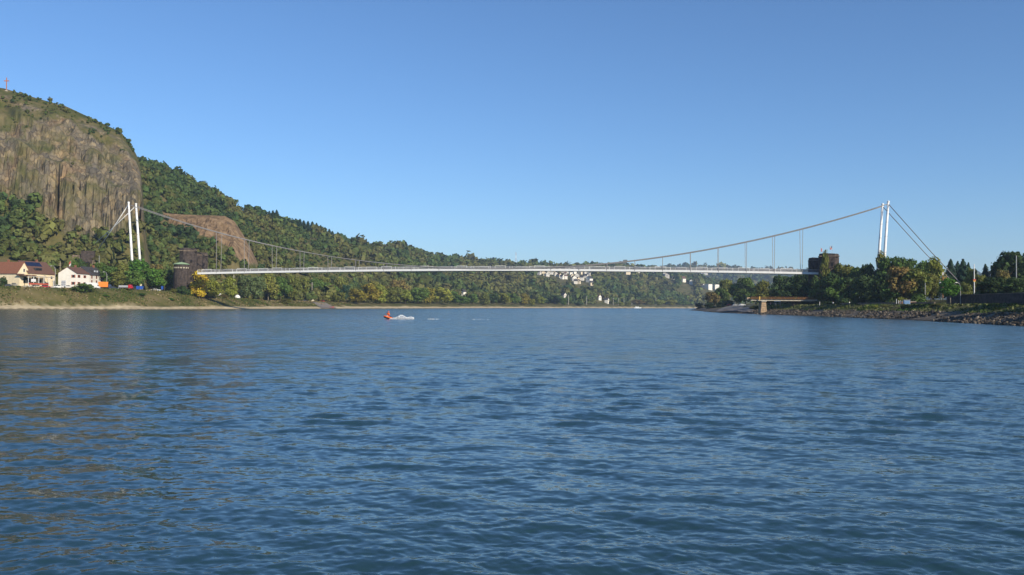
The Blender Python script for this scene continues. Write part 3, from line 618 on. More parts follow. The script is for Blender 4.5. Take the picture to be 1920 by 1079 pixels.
# ------------------------------------------------------------------ the suspension bridge
def bridge():
    DL, DR = 500.0, 438.0
    Lp = Vector((xpix(259, DL), DL, 0)); Rp = Vector((xpix(1647, DR), DR, 0)); ax = (Rp - Lp); LEN = ax.length; ax.normalize(); pr = Vector((-ax.y, ax.x, 0))
    if pr.y < 0: pr = -pr                      # towards the far side
    W = 4.0                                    # half width between the cables
    def P(t, off=0.0, z=0.0): return Lp + ax * (t * LEN) + pr * off + Vector((0, 0, z))
    def t_of(px):                              # along the axis where it is seen at px
        a, b = 0.0, 1.0
        for _ in range(40):
            m = (a + b) / 2; p = P(m)
            if 960 + F * p.x / p.y < px: a = m
            else: b = m
        return (a + b) / 2
    tl, tr = t_of(374), t_of(1533)
    zl, zr_, zm = zpix(380, 515.5, DL), zpix(1530, 514.5, DR), zpix(950, 508.0, 463)
    cam_ = zm - (zl + zr_) / 2
    def zd(t):
        u = (t - tl) / (tr - tl); return zl + (zr_ - zl) * u + 4 * cam_ * u * (1 - u)
    root = thing('suspension_bridge', 'long white suspension footbridge crossing the river between two pairs of pylons', 'bridge', (0, 0, 0))
    N = 96; ts = [tl + (tr - tl) * i / N for i in range(N + 1)]
    def halfw(t):
        u = (t - tl) / (tr - tl); return 2.3 + 1.5 * math.exp(-((u - 0.5) / 0.16) ** 2)      # widens to a viewing platform
    # deck slab
    V = []; Fc = []
    for t in ts:
        h = halfw(t); z = zd(t)
        V += [P(t, -h, z + 0.72), P(t, h, z + 0.72), P(t, h * 0.55, z + 0.05), P(t, -h * 0.55, z + 0.05)]
    for i in range(N):
        q = i * 4
        for j in range(4): Fc.append((q + j, q + (j + 1) % 4, q + 4 + (j + 1) % 4, q + 4 + j))
    MB().raw(V, Fc + [(3, 2, 1, 0), (4 * N, 4 * N + 1, 4 * N + 2, 4 * N + 3)]).build('deck', DECKM, root)
    for sgn in (-1, 1):
        V = []; Fc = []
        for t in ts:
            h = halfw(t) + 0.003; z = zd(t)
            V += [P(t, sgn * h, z - 0.12), P(t, sgn * (h + 0.22), z - 0.02), P(t, sgn * (h + 0.22), z + 0.98), P(t, sgn * h, z + 1.0)]
        for i in range(N):
            q = i * 4
            for j in range(4): Fc.append((q + j, q + (j + 1) % 4, q + 4 + (j + 1) % 4, q + 4 + j))
        MB().raw(V, Fc + [(3, 2, 1, 0), (4 * N, 4 * N + 1, 4 * N + 2, 4 * N + 3)]).build('edge_girder', WHITE, root)
        for i in range(0, N, 3):              # railing, one bay after the other
            a, b = ts[i], ts[min(i + 3, N)]
            pa, pb = P(a, sgn * (halfw(a) + 0.05), zd(a) + 1.0), P(b, sgn * (halfw(b) + 0.05), zd(b) + 1.0)
            up = Vector((0, 0, 1)); m = MB(); seg = 26
            for k in range(seg):              # thin infill bars
                p = pa.lerp(pb, (k + 0.5) / seg); m.bar(p, p + up * 1.25, 0.16, 0.03)
            m.bar(pa + up * 0.45, pb + up * 0.45, 0.03, 0.05); m.bar(pa + up * 0.85, pb + up * 0.85, 0.03, 0.05)
            pnl = m.build('railing_panel', MESHP, root)
            MB().bar(pa.lerp(pb, 0.0) + up * 1.33, pb + up * 1.33, 0.12, 0.13).build('handrail', GALV if (i // 3 + (sgn > 0)) % 3 else WHITE, root)
            MB().bar(pa, pa + up * 1.5, 0.13, 0.13).build('railing_post', WHITE, root)
            if (i // 3) % 2 == (sgn > 0):     # white bench-like wind screens along the rail
                q0, q1 = pa.lerp(pb, 0.25), pa.lerp(pb, 0.78); m = MB()
                m.bar(q0 + up * 1.62, q1 + up * 1.62, 0.18, 0.16); m.bar(q0, q0 + up * 1.6, 0.12, 0.12); m.bar(q1, q1 + up * 1.6, 0.12, 0.12)
                m.build('rail_frame', WHITE, root)
    # pylons: slender legs leaning outwards
    ztl, ztr = zpix(244, 381.5, DL), zpix(1663, 381.5, DR)
    tops = {}
    for side, (t, zt, lean) in enumerate(((0.0, ztl, -4.4), (1.0, ztr, 3.4))):
        zb = gz(P(t).x, P(t).y) - 1.0
        for sgn in (-1, 1):
            m = MB(); a = P(t, sgn * (W if side == 0 else W + 1.8), zb) - ax * (0 if side else 0); b = P(t, sgn * (W - 0.4 if side == 0 else W + 1.4), zt) + ax * lean
            m.tube([a, a.lerp(b, 0.5), b], [0.80, 0.68, 0.52], 12)
            m.build('pylon_leg', WHITE, root, smooth=True); tops[(side, sgn)] = b - Vector((0, 0, 0.9))
            for jq in (0.3, 0.5, 0.66, 0.8, 0.92):
                pj = a.lerp(b, jq); rj = (0.80 + (0.68 - 0.80) * jq / 0.5) if jq < 0.5 else (0.68 + (0.52 - 0.68) * (jq - 0.5) / 0.5)
                dj = (b - a).normalized() * 0.09; MB().tube([pj - dj, pj + dj], rj + 0.035, 12).build('flange_joint', GALV, root)
            MB().lathe([(0.2, 0), (0.66, 0.02), (0.66, 0.5), (0.3, 0.75)], 12, tuple(b - Vector((0, 0, 0.1)))).build('pylon_cap', WHITE, root)
    # main cables
    zmid = zd(0.5) + 1.05
    def cab(sgn):
        a, b = tops[(0, sgn)], tops[(1, sgn)]; pts = []
        for i in range(97):
            u = i / 96; k = 2 * (u - 0.5) * (u - 1); k2 = 2 * u * (u - 0.5); z = a.z * k + b.z * k2 + zmid * 4 * u * (1 - u)
            p = a.lerp(b, u); h = max(halfw(u) + 0.35, 0); sid = 1 if sgn > 0 else -1
            e = min(1, abs(u - 0.5) / 0.5); off = h + ((W - 0.4 if u < 0.5 else W + 1.4) - h) * e ** 1.6
            q = P(u, sgn * off); f = p; along = (f - Lp).dot(ax); q = Lp + ax * along + pr * (sgn * off); q.z = z; pts.append(q)
        return pts
    cabs = {s: cab(s) for s in (-1, 1)}
    for s in (-1, 1): MB().tube(cabs[s], 0.19, 8).build('main_cable', CABLE, root, smooth=True)
    # hangers: from the cable down to the edge girder
    for s in (-1, 1):
        for i in range(22):
            t = t_of(409.5 + 52.05 * i); along = t * LEN
            pts = cabs[s]; best = min(pts, key=lambda q: abs((q - Lp).dot(ax) - along))
            k = pts.index(best); nb = pts[min(k + 1, 96)] if (best - Lp).dot(ax) < along else pts[max(k - 1, 0)]
            da = (nb - best).dot(ax); w_ = (along - (best - Lp).dot(ax)) / da if abs(da) > 1e-6 else 0
            top = best.lerp(nb, w_); bot = P(t, s * (halfw(t) + 0.12), zd(t) + 0.1)
            if top.z - bot.z > 1.6:
                MB().bar(bot, top, 0.20, 0.20).build('hanger', CABLE, root)
    # back stays and their anchor blocks
    for (side, sgn), (px, py, D) in {(0, -1): (177, 476, 522), (0, 1): (169, 464, 532), (1, -1): (1772, 499, 398), (1, 1): (1748, 487, 420)}.items():
        e = Vector((xpix(px, D), D, zpix(px, py, D))); a = tops[(side, sgn)]; g = gz(e.x, e.y)
        d = (e - a); e2 = a + d * ((a.z - (g - 0.3)) / max(a.z - e.z, 1.0)) if e.z > g else e
        if side == 0: e2 = e
        MB().tube([a, a.lerp(e2, 0.5) - Vector((0, 0, 0.5)), e2], 0.24 if side == 0 else 0.19, 8).build('back_stay', WHITE if side == 0 else CABLE, root, smooth=True)
        b = e2; MB().box((b.x, b.y, (gz(b.x, b.y) + b.z) / 2), (2.2, 2.2, max(1.2, b.z - gz(b.x, b.y) + 1.2)), 0.2, 0.8).build('anchor_block', CONC, root)
bridge()

# ------------------------------------------------------------------ the ruined bridge-head towers
def stone_tower(m, cx, cy, z0, z1, w, d, rz, batter=0.9, cham=0.25):
    """chamfered block with a slight batter and an uneven crown"""
    co, si = math.cos(rz), math.sin(rz); r = random.Random(int(cx * 10)); n = 9; prof = []
    c = min(w, d) * cham; out = [(-w / 2 + c, -d / 2), (w / 2 - c, -d / 2), (w / 2, -d / 2 + c), (w / 2, d / 2 - c), (w / 2 - c, d / 2), (-w / 2 + c, d / 2), (-w / 2, d / 2 - c), (-w / 2, -d / 2 + c)]
    V = []; Fc = []
    for i in range(n + 1):
        t = i / n; s = 1 + (batter - 1) * t
        if i >= n - 1: s *= (1.03 if i == n - 1 else 0.97)
        for x, y in out:
            x, y = x * s * r.uniform(.985, 1.015), y * s * r.uniform(.985, 1.015); V.append((cx + x * co - y * si, cy + x * si + y * co, z0 + (z1 - z0) * t + (r.uniform(-.25, .25) if i == n else 0)))
    for i in range(n):
        for j in range(8):
            q = i * 8; Fc.append((q + j, q + (j + 1) % 8, q + 8 + (j + 1) % 8, q + 8 + j))
    Fc.append(tuple(n * 8 + j for j in range(8))); m.raw(V, Fc)
    return m
def towers():
    SL = mat('tower_slit', (0.01, 0.009, 0.009, 1), 0.9); LIMEST = mat('pale_dressed_stone', (0.40, 0.36, 0.28, 1), 0.9, var=0.3, scale=2)
    # left bank pair (near and far tower of the bridge head), with the round stair annex
    D = 508.0
    for nm, px, w, ptop, dd, lab in (('stone_tower', 352, 9.6, 466, 0, 'dark stone bridge tower with round green-roofed annex at its foot, left bank'),
                                     ('stone_tower', 376, 8.0, 474, 9, 'dark stone bridge tower behind the annexed one, beside the left bridge end')):
        x = xpix(px, D + dd); z0 = gz(x, D + dd) - 1; zt = zpix(px, ptop, D + dd); t = thing(nm, lab, 'tower', (x, D + dd, z0))
        stone_tower(MB(), 0, 0, 0, zt - z0, w, 8.4, R(18), 0.93).build('tower_body', STONE, t)
        MB().box((0, 0, zt - z0 - 1.6), (w * 0.985, 8.3, 0.5), R(18)).build('string_course', STONE2, t)
        for k, (u, zz) in enumerate(((-2.0, 0.72), (1.8, 0.72), (-0.2, 0.5), (1.9, 0.35))):
            MB().box((u * math.cos(R(18)) + 4.13 * math.sin(R(18)), u * math.sin(R(18)) - 4.13 * math.cos(R(18)), (zt - z0) * zz), (0.7, 0.5, 1.7), R(18)).build('window_slit', SL, t)
        r2 = random.Random(px)
        if dd == 0:
            ax_, ay = -2.2, -4.6; za = zpix(345, 497, D) - z0
            b = MB(); b.lathe([(4.15, 0), (4.1, za * 0.5), (4.0, za - 2.6), (4.25, za - 2.4), (4.25, za - 1.5), (4.0, za - 1.4), (4.0, za)], 18, (ax_, ay, 0)); b.build('stair_annex', STONE, t)
            rf = MB().lathe([(4.6, za), (4.4, za + 0.25), (2.4, za + 0.95), (0.3, za + 1.45)], 18, (ax_, ay, 0)).build('annex_roof', COPPER, t)
            for k in range(9):
                a = R(190 + k * 20); MB().box((ax_ + 4.27 * math.cos(a), ay + 4.27 * math.sin(a), za - 1.95), (0.2, 0.95, 0.8), a).build('pale_window_block', LIMEST, t)
            for k in range(16): pass
            MB().box((ax_ - 1.0, ay - 3.6, 1.6), (3.4, 2.4, 3.4), 0.3, 0.75).build('rubble_foot', STONE2, t)
    # right bank pair with flags
    FLAG_R = mat('flag_red_cloth', (0.60, 0.26, 0.24, 1), 0.8); FLAG_W = mat('flag_pale_cloth', (0.72, 0.60, 0.52, 1), 0.8); FLAG_B = mat('flag_blue_cloth', (0.14, 0.20, 0.38, 1), 0.8)
    for px, w, ptop, D, fpx, lab in ((1554, 9.6, 476, 436, 1559, 'tall dark stone tower on the right bank, flag with blue corner on top'), (1531, 8.0, 484, 446, 1538, 'lower dark stone tower at the right bridge end, pale red flag on top')):
        x = xpix(px, D); z0 = gz(x, D) - 1; zt = zpix(px, ptop, D); t = thing('stone_tower', lab, 'tower', (x, D, z0))
        stone_tower(MB(), 0, 0, 0, zt - z0, w, 8.0, R(-16), 0.95).build('tower_body', STONE, t)
        MB().box((0, 0, zt - z0 - 1.4), (w * 0.99, 8.05, 0.45), R(-16)).build('string_course', STONE2, t)
        for u, zz in ((-1.8, 0.80), (1.6, 0.80), (0.0, 0.62)):
            MB().box((u * math.cos(R(-16)) + 3.93 * math.sin(R(-16)), u * math.sin(R(-16)) - 3.93 * math.cos(R(-16)), (zt - z0) * zz), (0.7, 0.5, 1.6), R(-16)).build('window_slit', SL, t)
        fx = xpix(fpx, D); hi = zpix(fpx, 461 if px == 1554 else 465, D) - zt
        f = thing('flag', 'flag with blue corner on pole atop the tall right tower' if px == 1554 else 'pale red flag on thin pole atop the lower right tower', 'flag', (fx, D - 1, zt - 0.3))
        MB().tube([(0, 0, 0), (0, 0, hi + 0.6)], 0.06, 6).build('pole', GALV, f)
        cl = lambda z0_, z1_, x0_, x1_, m_: MB().raw([(x0_ + (x1_ - x0_) * i / 6, 0.12 * math.sin(i * 1.3) + y_, zz - 0.05 * i) for y_ in (0, 0.03) for zz in (z0_, z1_) for i in range(7)],
            [(i, i + 1, i + 8, i + 7) for i in range(6)] + [(i + 14, i + 21, i + 22, i + 15) for i in range(6)] + [(i, i + 14, i + 15, i + 1) for i in range(6)] + [(i + 7, i + 8, i + 22, i + 21) for i in range(6)]).build('cloth', m_, f)
        if px == 1554:
            cl(hi - 1.5, hi - 0.7, 0.05, -1.1, FLAG_R); cl(hi - 0.697, hi + 0.1, 0.05, -0.55, FLAG_B); cl(hi - 0.70, hi + 0.09, -0.553, -1.1, FLAG_W)
        else: cl(hi - 1.6, hi + 0.1, 0.05, 0.7, FLAG_R)
towers()

# ------------------------------------------------------------------ trees along the banks
def bank_trees():
    # left bank: (px, top py, width px, distance from shore, kind, tint)
    L1 = [(207, 499, 40, 40, 'round', 'green'), (232, 492, 42, 41, 'round', 'olive'), (260, 487, 48, 39, 'round', 'fresh'), (291, 494, 44, 43, 'round', 'brown'), (284, 503, 52, 36, 'round', 'fresh'),
          (308, 504, 46, 37, 'round', 'green'), (322, 517, 28, 35, 'round', 'green'), (246, 507, 46, 36, 'round', 'green'), (217, 509, 38, 37, 'round', 'olive'),
          (140, 489, 24, 54, 'round', 'green'), (150, 484, 20, 56, 'round', 'dark'), (186, 492, 30, 50, 'round', 'green'), (374, 509, 46, 17, 'tall', 'yellow'), (394, 524, 46, 19, 'round', 'lime'), (432, 521, 34, 26, 'tall', 'lime'), (461, 517, 42, 28, 'round', 'grey'), (481, 519, 38, 26, 'round', 'grey'),
          (503, 514, 46, 27, 'tall', 'olive'), (526, 519, 42, 30, 'round', 'green'), (546, 516, 42, 40, 'round', 'olive'), (566, 518, 38, 58, 'round', 'olive'), (590, 522, 44, 60, 'round', 'green'),
          (614, 530, 40, 44, 'round', 'green'), (606, 518, 40, 70, 'round', 'olive'), (636, 520, 44, 62, 'round', 'olive'), (649, 534, 24, 34, 'round', 'blue'), (636, 548, 34, 22, 'round', 'olive'),
          (668, 541, 38, 20, 'round', 'gold'), (692, 532, 46, 24, 'round', 'gold'), (713, 536, 40, 20, 'tall', 'lime'), (700, 526, 44, 48, 'round', 'olive'), (737, 538, 42, 22, 'round', 'olive'), (745, 524, 44, 46, 'round', 'brown'),
          (760, 545, 36, 20, 'tall', 'lime'), (784, 540, 48, 24, 'round', 'green'), (806, 540, 34, 20, 'round', 'gold'), (829, 538, 48, 22, 'round', 'lime'), (850, 546, 30, 30, 'round', 'green'),
          (862, 553, 30, 20, 'round', 'green'), (884, 551, 30, 22, 'round', 'green'), (908, 550, 30, 20, 'tall', 'olive'), (925, 551, 26, 26, 'round', 'dark'), (941, 549, 36, 20, 'round', 'lime'),
          (960, 550, 32, 24, 'round', 'green'), (983, 552, 28, 20, 'tall', 'gold'), (997, 561, 18, 16, 'round', 'lime'), (1013, 556, 18, 22, 'round', 'lime'), (1040, 553, 34, 26, 'round', 'dark'),
          (1055, 559, 20, 20, 'round', 'green'), (1085, 566, 24, 18, 'round', 'grey'), (1165, 567, 14, 18, 'round', 'lime'), (1178, 566, 18, 18, 'round', 'olive'), (1196, 562, 30, 26, 'round', 'brown'), (1213, 560, 30, 26, 'round', 'olive'),
          (1236, 563, 26, 24, 'round', 'lime'), (1258, 562, 28, 24, 'round', 'lime'), (1280, 564, 24, 24, 'round', 'green')]
    n = 0; L1.sort(key=lambda q: q[0]); back = sum(1 for q in L1 if q[0] < 190); street = sum(1 for q in L1 if 190 <= q[0] < 330)
    for px, py, wd, s, kind, tint in L1:
        x, D, z = at_left(px, s); h = zpix(px, py, D) - z
        if px < 190: lab = '%s tree on the slope behind the white houses, %s of three from left' % (COLWORD[tint], ordinal(n))
        elif px < 330: lab = '%s street tree by the left riverside road, %s from the white houses' % (COLWORD[tint], ordinal(n - back))
        else: lab = '%s %stree on the left shore, %s in the row from the stone towers' % (COLWORD[tint], 'slender ' if kind == 'tall' else '', ordinal(n - back - street))
        tree(kind, x, D, z, max(h, 3), wd * D / F, tuple(c * 1.25 for c in TINT[tint]), lab, 'trees along the left bank', base=0.06 if px > 330 else 0.14, pale=(px in (374, 503)))
        n += 1
    # shrubs on the left bank
    for k, (px, py, wd, s, tint, lab) in enumerate([(157, 528, 44, 19, 'green', 'large dark green shrub on the bank below the white houses'), (198, 556, 15, 17, 'fresh', 'small round bush on the bank right of the large shrub'),
            (240, 545, 16, 25, 'olive', 'olive bush at the bank top below the red lorry'), (264, 551, 26, 20, 'fresh', 'wide low bush on the slope below the blue container'), (320, 558, 15, 16, 'fresh', 'small bush low on the bank near the stone tower'),
            (341, 533, 26, 22, 'dark', 'dark rounded bush in front of the left stone tower'), (357, 541, 22, 21, 'green', 'green bush between the dark bush and the yellow tree'), (326, 540, 16, 25, 'olive', 'olive bush left of the dark rounded bush by the tower'), (535, 559, 30, 18, 'olive', 'low olive bush by the sandy shore left of the ramp'), (34, 553, 12, 26, 'green', 'tiny bush on the bank below the dark car'),
            (6, 514, 16, 40, 'dark', 'dark clipped bush at the far left beside the cream inn'), (418, 551, 22, 24, 'brown', 'brownish scrub between the yellow and lime trees'), (120, 560, 10, 22, 'olive', 'little olive tuft above the sand below the billboard')]):
        x, D, z = at_left(px, s); tree('shrub', x, D, z, max(1.0, zpix(px, py, D) - z), wd * D / F, tint, lab, 'shrubs on the left bank')
    for k, (px, py, wd) in enumerate([(36, 517, 10), (46, 517, 11), (63, 516, 10)]):
        x, D, z = at_left(px, 43.5); tree('round', x, D, z, zpix(px, py, D) - z, wd * D / F, 'dark', 'small clipped dark tree before the cream inn, %s of three from left' % ORD[k], 'clipped trees before the inn', base=0.3)
    # right bank
    R1 = [(1312, 541, 30, 22, 'round', 'dark'), (1334, 548, 28, 16, 'round', 'brown'), (1350, 540, 30, 26, 'round', 'green'), (1364, 524, 38, 34, 'round', 'olive'), (1380, 532, 34, 30, 'round', 'green'), (1398, 520, 42, 36, 'round', 'green'),
          (1418, 534, 36, 40, 'round', 'green'), (1434, 525, 34, 34, 'round', 'olive'), (1466, 516, 40, 38, 'round', 'dark'), (1486, 517, 40, 44, 'round', 'dark'), (1508, 514, 42, 42, 'round', 'dark'), (1530, 517, 34, 34.5, 'round', 'dark'),
          (1490, 532, 44, 36, 'round', 'dark'), (1546, 477, 26, 34.5, 'tall', 'olive'), (1562, 510, 38, 36, 'round', 'dark'), (1516, 528, 40, 34, 'round', 'dark'), (1540, 527, 40, 33, 'round', 'green'), (1572, 522, 40, 36, 'round', 'green'), (1584, 496, 40, 46, 'round', 'olive'), (1600, 500, 40, 54, 'round', 'dark'), (1606, 503, 44, 48, 'round', 'green'), (1592, 520, 46, 40, 'round', 'dark'),
          (1630, 494, 44, 50, 'round', 'dark'), (1652, 478, 30, 64, 'tall', 'olive'), (1624, 516, 50, 34, 'round', 'dark'), (1671, 481, 52, 56, 'round', 'green'), (1656, 510, 50, 34, 'round', 'dark'), (1704, 485, 44, 70, 'round', 'green'),
          (1692, 500, 54, 36, 'round', 'brown'), (1716, 505, 50, 39, 'round', 'olive'), (1680, 520, 44, 34, 'round', 'green'), (1730, 490, 40, 80, 'round', 'green'), (1750, 488, 42, 66, 'tall', 'lime'), (1746, 512, 34, 46, 'round', 'olive'),
          (1782, 521, 34, 25, 'round', 'fresh'), (1822, 502, 24, 80, 'round', 'lime'), (1840, 515, 30, 60, 'round', 'olive'), (1808, 528, 24, 52, 'round', 'olive'),
          (1862, 520, 52, 38, 'round', 'dark'), (1893, 470, 62, 88, 'round', 'dark'), (1925, 476, 60, 96, 'round', 'dark'), (1908, 520, 46, 40, 'round', 'dark'), (1880, 505, 30, 66, 'round', 'brown'), (1950, 500, 60, 50, 'round', 'dark'), (1990, 490, 60, 60, 'round', 'green')]
    R1 = sorted([q for q in R1 if q[0] <= 1925], key=lambda q: q[0])
    for k, (px, py, wd, s, kind, tint) in enumerate(R1):
        x, D, z = at_right(px, s); h = zpix(px, py, D) - z
        lab = '%s %stree on the right bank, %s from the wooded point' % (COLWORD[tint], 'tall narrow ' if kind == 'tall' else '', ordinal(k))
        if px == 1782: lab = 'round lollipop-shaped green tree with bare pale trunk before the dark wall'
        if px == 1546: lab = 'tall narrow olive tree in front of the right stone tower'
        if px > 1925: continue
        tree(kind, x, D, z, max(h, 3), wd * 1.18 * D / F, tint, lab, 'trees on the right bank', base=0.30 if px == 1782 else 0.05, pale=px == 1782)
    for k, (dy, s, h, w_) in enumerate([(118, 36, 15, 12), (136, 44, 17, 13), (152, 36, 14, 12), (168, 46, 17, 14), (184, 37, 15, 12), (200, 48, 17, 13), (216, 40, 15, 11)]):
        x = float(xs_r(dy)) + s; tree('round', x, dy, gz(x, dy), h, w_, 'dark', 'dark bank tree past the right picture edge, shading the shore, %s upstream' % ordinal(k), 'trees past the right edge', base=0.12)
    for k, (px, py, wd, s) in enumerate([(1783, 486, 24, 92), (1796, 490, 20, 98), (1806, 486, 24, 90), (1816, 492, 18, 100), (1848, 495, 22, 84), (1866, 491, 24, 92)]):
        x, D, z = at_right(px, s); tree('conifer', x, D, z, zpix(px, py, D) - z, wd * 1.6 * D / F, 'blue', 'dark pointed conifer on the right bank, %s of six from left' % ORD[k], 'conifers behind the right wall')
    for k, (px, py, wd, s, tint) in enumerate(sorted([(1294, 570, 22, 6, 'dark'), (1312, 567, 24, 9, 'dark'), (1332, 566, 26, 10, 'dark'), (1350, 566, 24, 15, 'dark'), (1366, 560, 22, 24, 'dark'), (1415, 572, 24, 12, 'olive'), (1452, 556, 40, 30, 'dark'),
            (1480, 560, 34, 28, 'dark'), (1510, 560, 36, 29, 'dark'), (1545, 560, 40, 31, 'dark'), (1580, 556, 40, 32, 'dark'), (1615, 556, 42, 33, 'dark'), (1650, 556, 40, 34, 'dark'), (1690, 553, 26, 33, 'lime'), (1722, 548, 34, 36, 'green'),
            (1812, 545, 20, 36, 'olive'), (1843, 543, 30, 35, 'green'), (1880, 545, 30, 36, 'dark'), (1660, 572, 26, 18, 'olive'), (1700, 576, 30, 17, 'olive'), (1760, 574, 34, 18, 'olive'), (1640, 571, 20, 17, 'lime')])):
        x, D, z = at_right(px, s); tree('shrub', x, D, z, max(1.2, zpix(px, py, D) - z), wd * D / F, tint, '%s undergrowth bush on the right bank, %s from the wooded point' % (COLWORD[tint], ordinal(k)), 'undergrowth of the right bank')
    # conifers on the skyline of the left hill
    q = 0
    for px, py in [(496, 394), (503, 393), (510, 392), (517, 391), (554, 409), (561, 408), (568, 411), (576, 412), (584, 413), (592, 416), (600, 420), (608, 424), (616, 427), (622, 431)]:
        D = float(_t(D_HILL, px)) - 8; x, D, z = at(px, D); tree('conifer', x, D, z, max(8, zpix(px, py + 2, D) - z), 16 * D / F, 'blue', 'dark conifer on the hill skyline, %s from left' % ordinal(q), 'conifers on the hill skyline'); q += 1
bank_trees()
# ------------------------------------------------------------------ houses on the left bank
CREAM = mat('cream_render', (0.76, 0.64, 0.44, 1), 0.9, var=0.08, scale=0.7); WHITER = mat('white_render', (0.82, 0.78, 0.70, 1), 0.9, var=0.06, scale=0.7); GREYR = mat('grey_white_render', (0.66, 0.62, 0.55, 1), 0.9, var=0.08, scale=0.7)
RED_TILE = mat('red_roof_tiles', (0.23, 0.095, 0.055, 1), 0.85, var=0.3, scale=3, bump=0.4, stretch=(1, 1, 3)); BROWN_TILE = mat('brown_roof_tiles', (0.135, 0.072, 0.052, 1), 0.85, var=0.3, scale=3, bump=0.4)
SLATE = mat('dark_slate', (0.055, 0.052, 0.055, 1), 0.7, var=0.3, scale=3, bump=0.3); SOLAR = mat('solar_cells', (0.012, 0.018, 0.05, 1), 0.2, var=0.2, spec=0.6)
SHUT = mat('red_shutter_paint', (0.42, 0.13, 0.075, 1), 0.7); FRAME = mat('window_frame_paint', (0.75, 0.74, 0.72, 1), 0.6); AWN = mat('red_awning', (0.45, 0.09, 0.05, 1), 0.8); CANOPYM = mat('pale_canopy', (0.50, 0.47, 0.42, 1), 0.8)
BRICK = mat('brick_chimney', (0.25, 0.10, 0.06, 1), 0.9, var=0.3)
def house(name, label, cat, px, s, theta, G, L, eave, ridge, wall, roof, along='x', wins=(), z_add=0.0, flat=False, group=None):
    """near corner seen at px; gable side (local y) runs to the left, the other side (local x) to the right"""
    x, D, z = at_left(px, s); v = Vector((-x, -D)).normalized(); c = v; rt = Vector((-c.y, c.x)); rt = rt if rt.x > 0 else -rt
    dB = rt * math.sin(theta) - c * math.cos(theta); rz = math.atan2(dB.y, dB.x)
    h = thing(name, label, cat, (x, D, z + z_add), rz, group)
    if flat:
        MB().box((L / 2, G / 2, eave / 2 - 0.5), (L, G, eave + 1.0)).build('wall', wall, h); MB().box((L / 2, G / 2, eave + 0.15), (L + 0.5, G + 0.5, 0.3)).build('roof', roof, h)
    else:
        if along == 'x': m = MB().prism([(0, -1), (0, eave), (G / 2, ridge), (G, eave), (G, -1)], 0, L, axis='x')
        else: m = MB().prism([(0, -1), (0, eave), (L / 2, ridge), (L, eave), (L, -1)], 0, G, axis='y')
        m.build('wall', wall, h)
        W_ = G if along == 'x' else L; N_ = L if along == 'x' else G; sl = (ridge - eave) / (W_ / 2); o = 0.5; th = 0.22
        prof = lambda sg: [(W_ / 2, ridge + 0.02), (W_ / 2, ridge + th + 0.05), (W_ / 2 + sg * (W_ / 2 + o), eave - sl * o + th), (W_ / 2 + sg * (W_ / 2 + o), eave - sl * o + 0.02)]
        r = MB()
        for sg in (-1, 1): r.prism(prof(sg), -0.35, N_ + 0.35, axis='x' if along == 'x' else 'y')
        rf = r.build('roof', roof, h)
        cx = (L * 0.7, G / 2 + 0.8) if along == 'x' else (L / 2 + 0.8, G * 0.7)
        MB().box((cx[0], cx[1], ridge + 0.5), (0.8, 0.8, 1.8)).build('chimney', BRICK, h)
    for (side, u, zz, w_, h_, sh) in wins:
        if side == 'f': cc = (u, -0.02, zz); fr = (w_ + 0.25, 0.10, h_ + 0.25); pn = (w_, 0.14, h_); so_ = [(u - w_ * 0.72, -0.05, zz), (u + w_ * 0.72, -0.05, zz)]; sd_ = (w_ * 0.4, 0.1, h_ + 0.1)
        else: cc = (-0.02, u, zz); fr = (0.10, w_ + 0.25, h_ + 0.25); pn = (0.14, w_, h_); so_ = [(-0.05, u - w_ * 0.72, zz), (-0.05, u + w_ * 0.72, zz)]; sd_ = (0.1, w_ * 0.4, h_ + 0.1)
        wo = MB().box(cc, fr).build('window', FRAME, h); MB().box(cc, pn).build('pane', DARKGLASS, wo)
        if sh:
            for q in so_: MB().box(q, sd_).build('shutter', SHUT, wo)
    return h
TH = R(30); TI = R(40)
wh = house('white_house', 'white gabled house with red shutters beside the riverside road', 'house', 143, 37, TH, 9.6, 12.2, 7.9, 10.9, WHITER, BROWN_TILE,
           wins=[('g', 1.6, 6.3, 1.1, 1.4, 1), ('g', 1.6, 2.7, 1.1, 1.4, 1), ('f', 2.2, 6.3, 1.3, 1.4, 1), ('f', 7.6, 6.3, 1.3, 1.4, 1), ('f', 7.6, 2.7, 1.3, 1.4, 1), ('f', 2.2, 2.7, 1.3, 1.4, 1)])
MB().box((-0.1, 4.0, 0.5), (0.12, 7.0, 1.1)).build('plinth', mat('orange_plinth', (0.5, 0.27, 0.12, 1), 0.9), wh)
_x, _D, _z = at_left(143, 37); _hb = wh.rotation_euler.z
p2 = Vector((_x + 12.25 * math.cos(_hb), _D + 12.25 * math.sin(_hb)))
h2 = thing('grey_house', 'three-storey grey-white house with slate roof joined to the white gabled house', 'house', (p2.x, p2.y, _z), _hb)
MB().prism([(0, -1), (0, 7.7), (4.8, 11.6), (9.6, 7.7), (9.6, -1)], 0, 14.5, axis='x').build('wall', GREYR, h2)
r_ = MB()
for sg in (-1, 1): r_.prism([(4.8, 11.63), (4.8, 11.9), (4.8 + sg * 5.3, 7.55), (4.8 + sg * 5.3, 7.32)], -0.3, 14.9, axis='x')
r_.build('roof', SLATE, h2)
dm = MB().box((7.0, 1.8, 9.4), (5.5, 2.6, 1.9)).build('dormer', SLATE, h2)
for k in (-1.2, 1.2): MB().box((7.0 + k, 0.48, 9.5), (1.3, 0.12, 0.9)).build('dormer_window', mat('skylit_glass', (0.55, 0.6, 0.66, 1), 0.15, spec=0.6), h2)
MB().box((12.2, 4.8, 12.2), (0.8, 0.8, 1.6)).build('chimney', BRICK, h2)
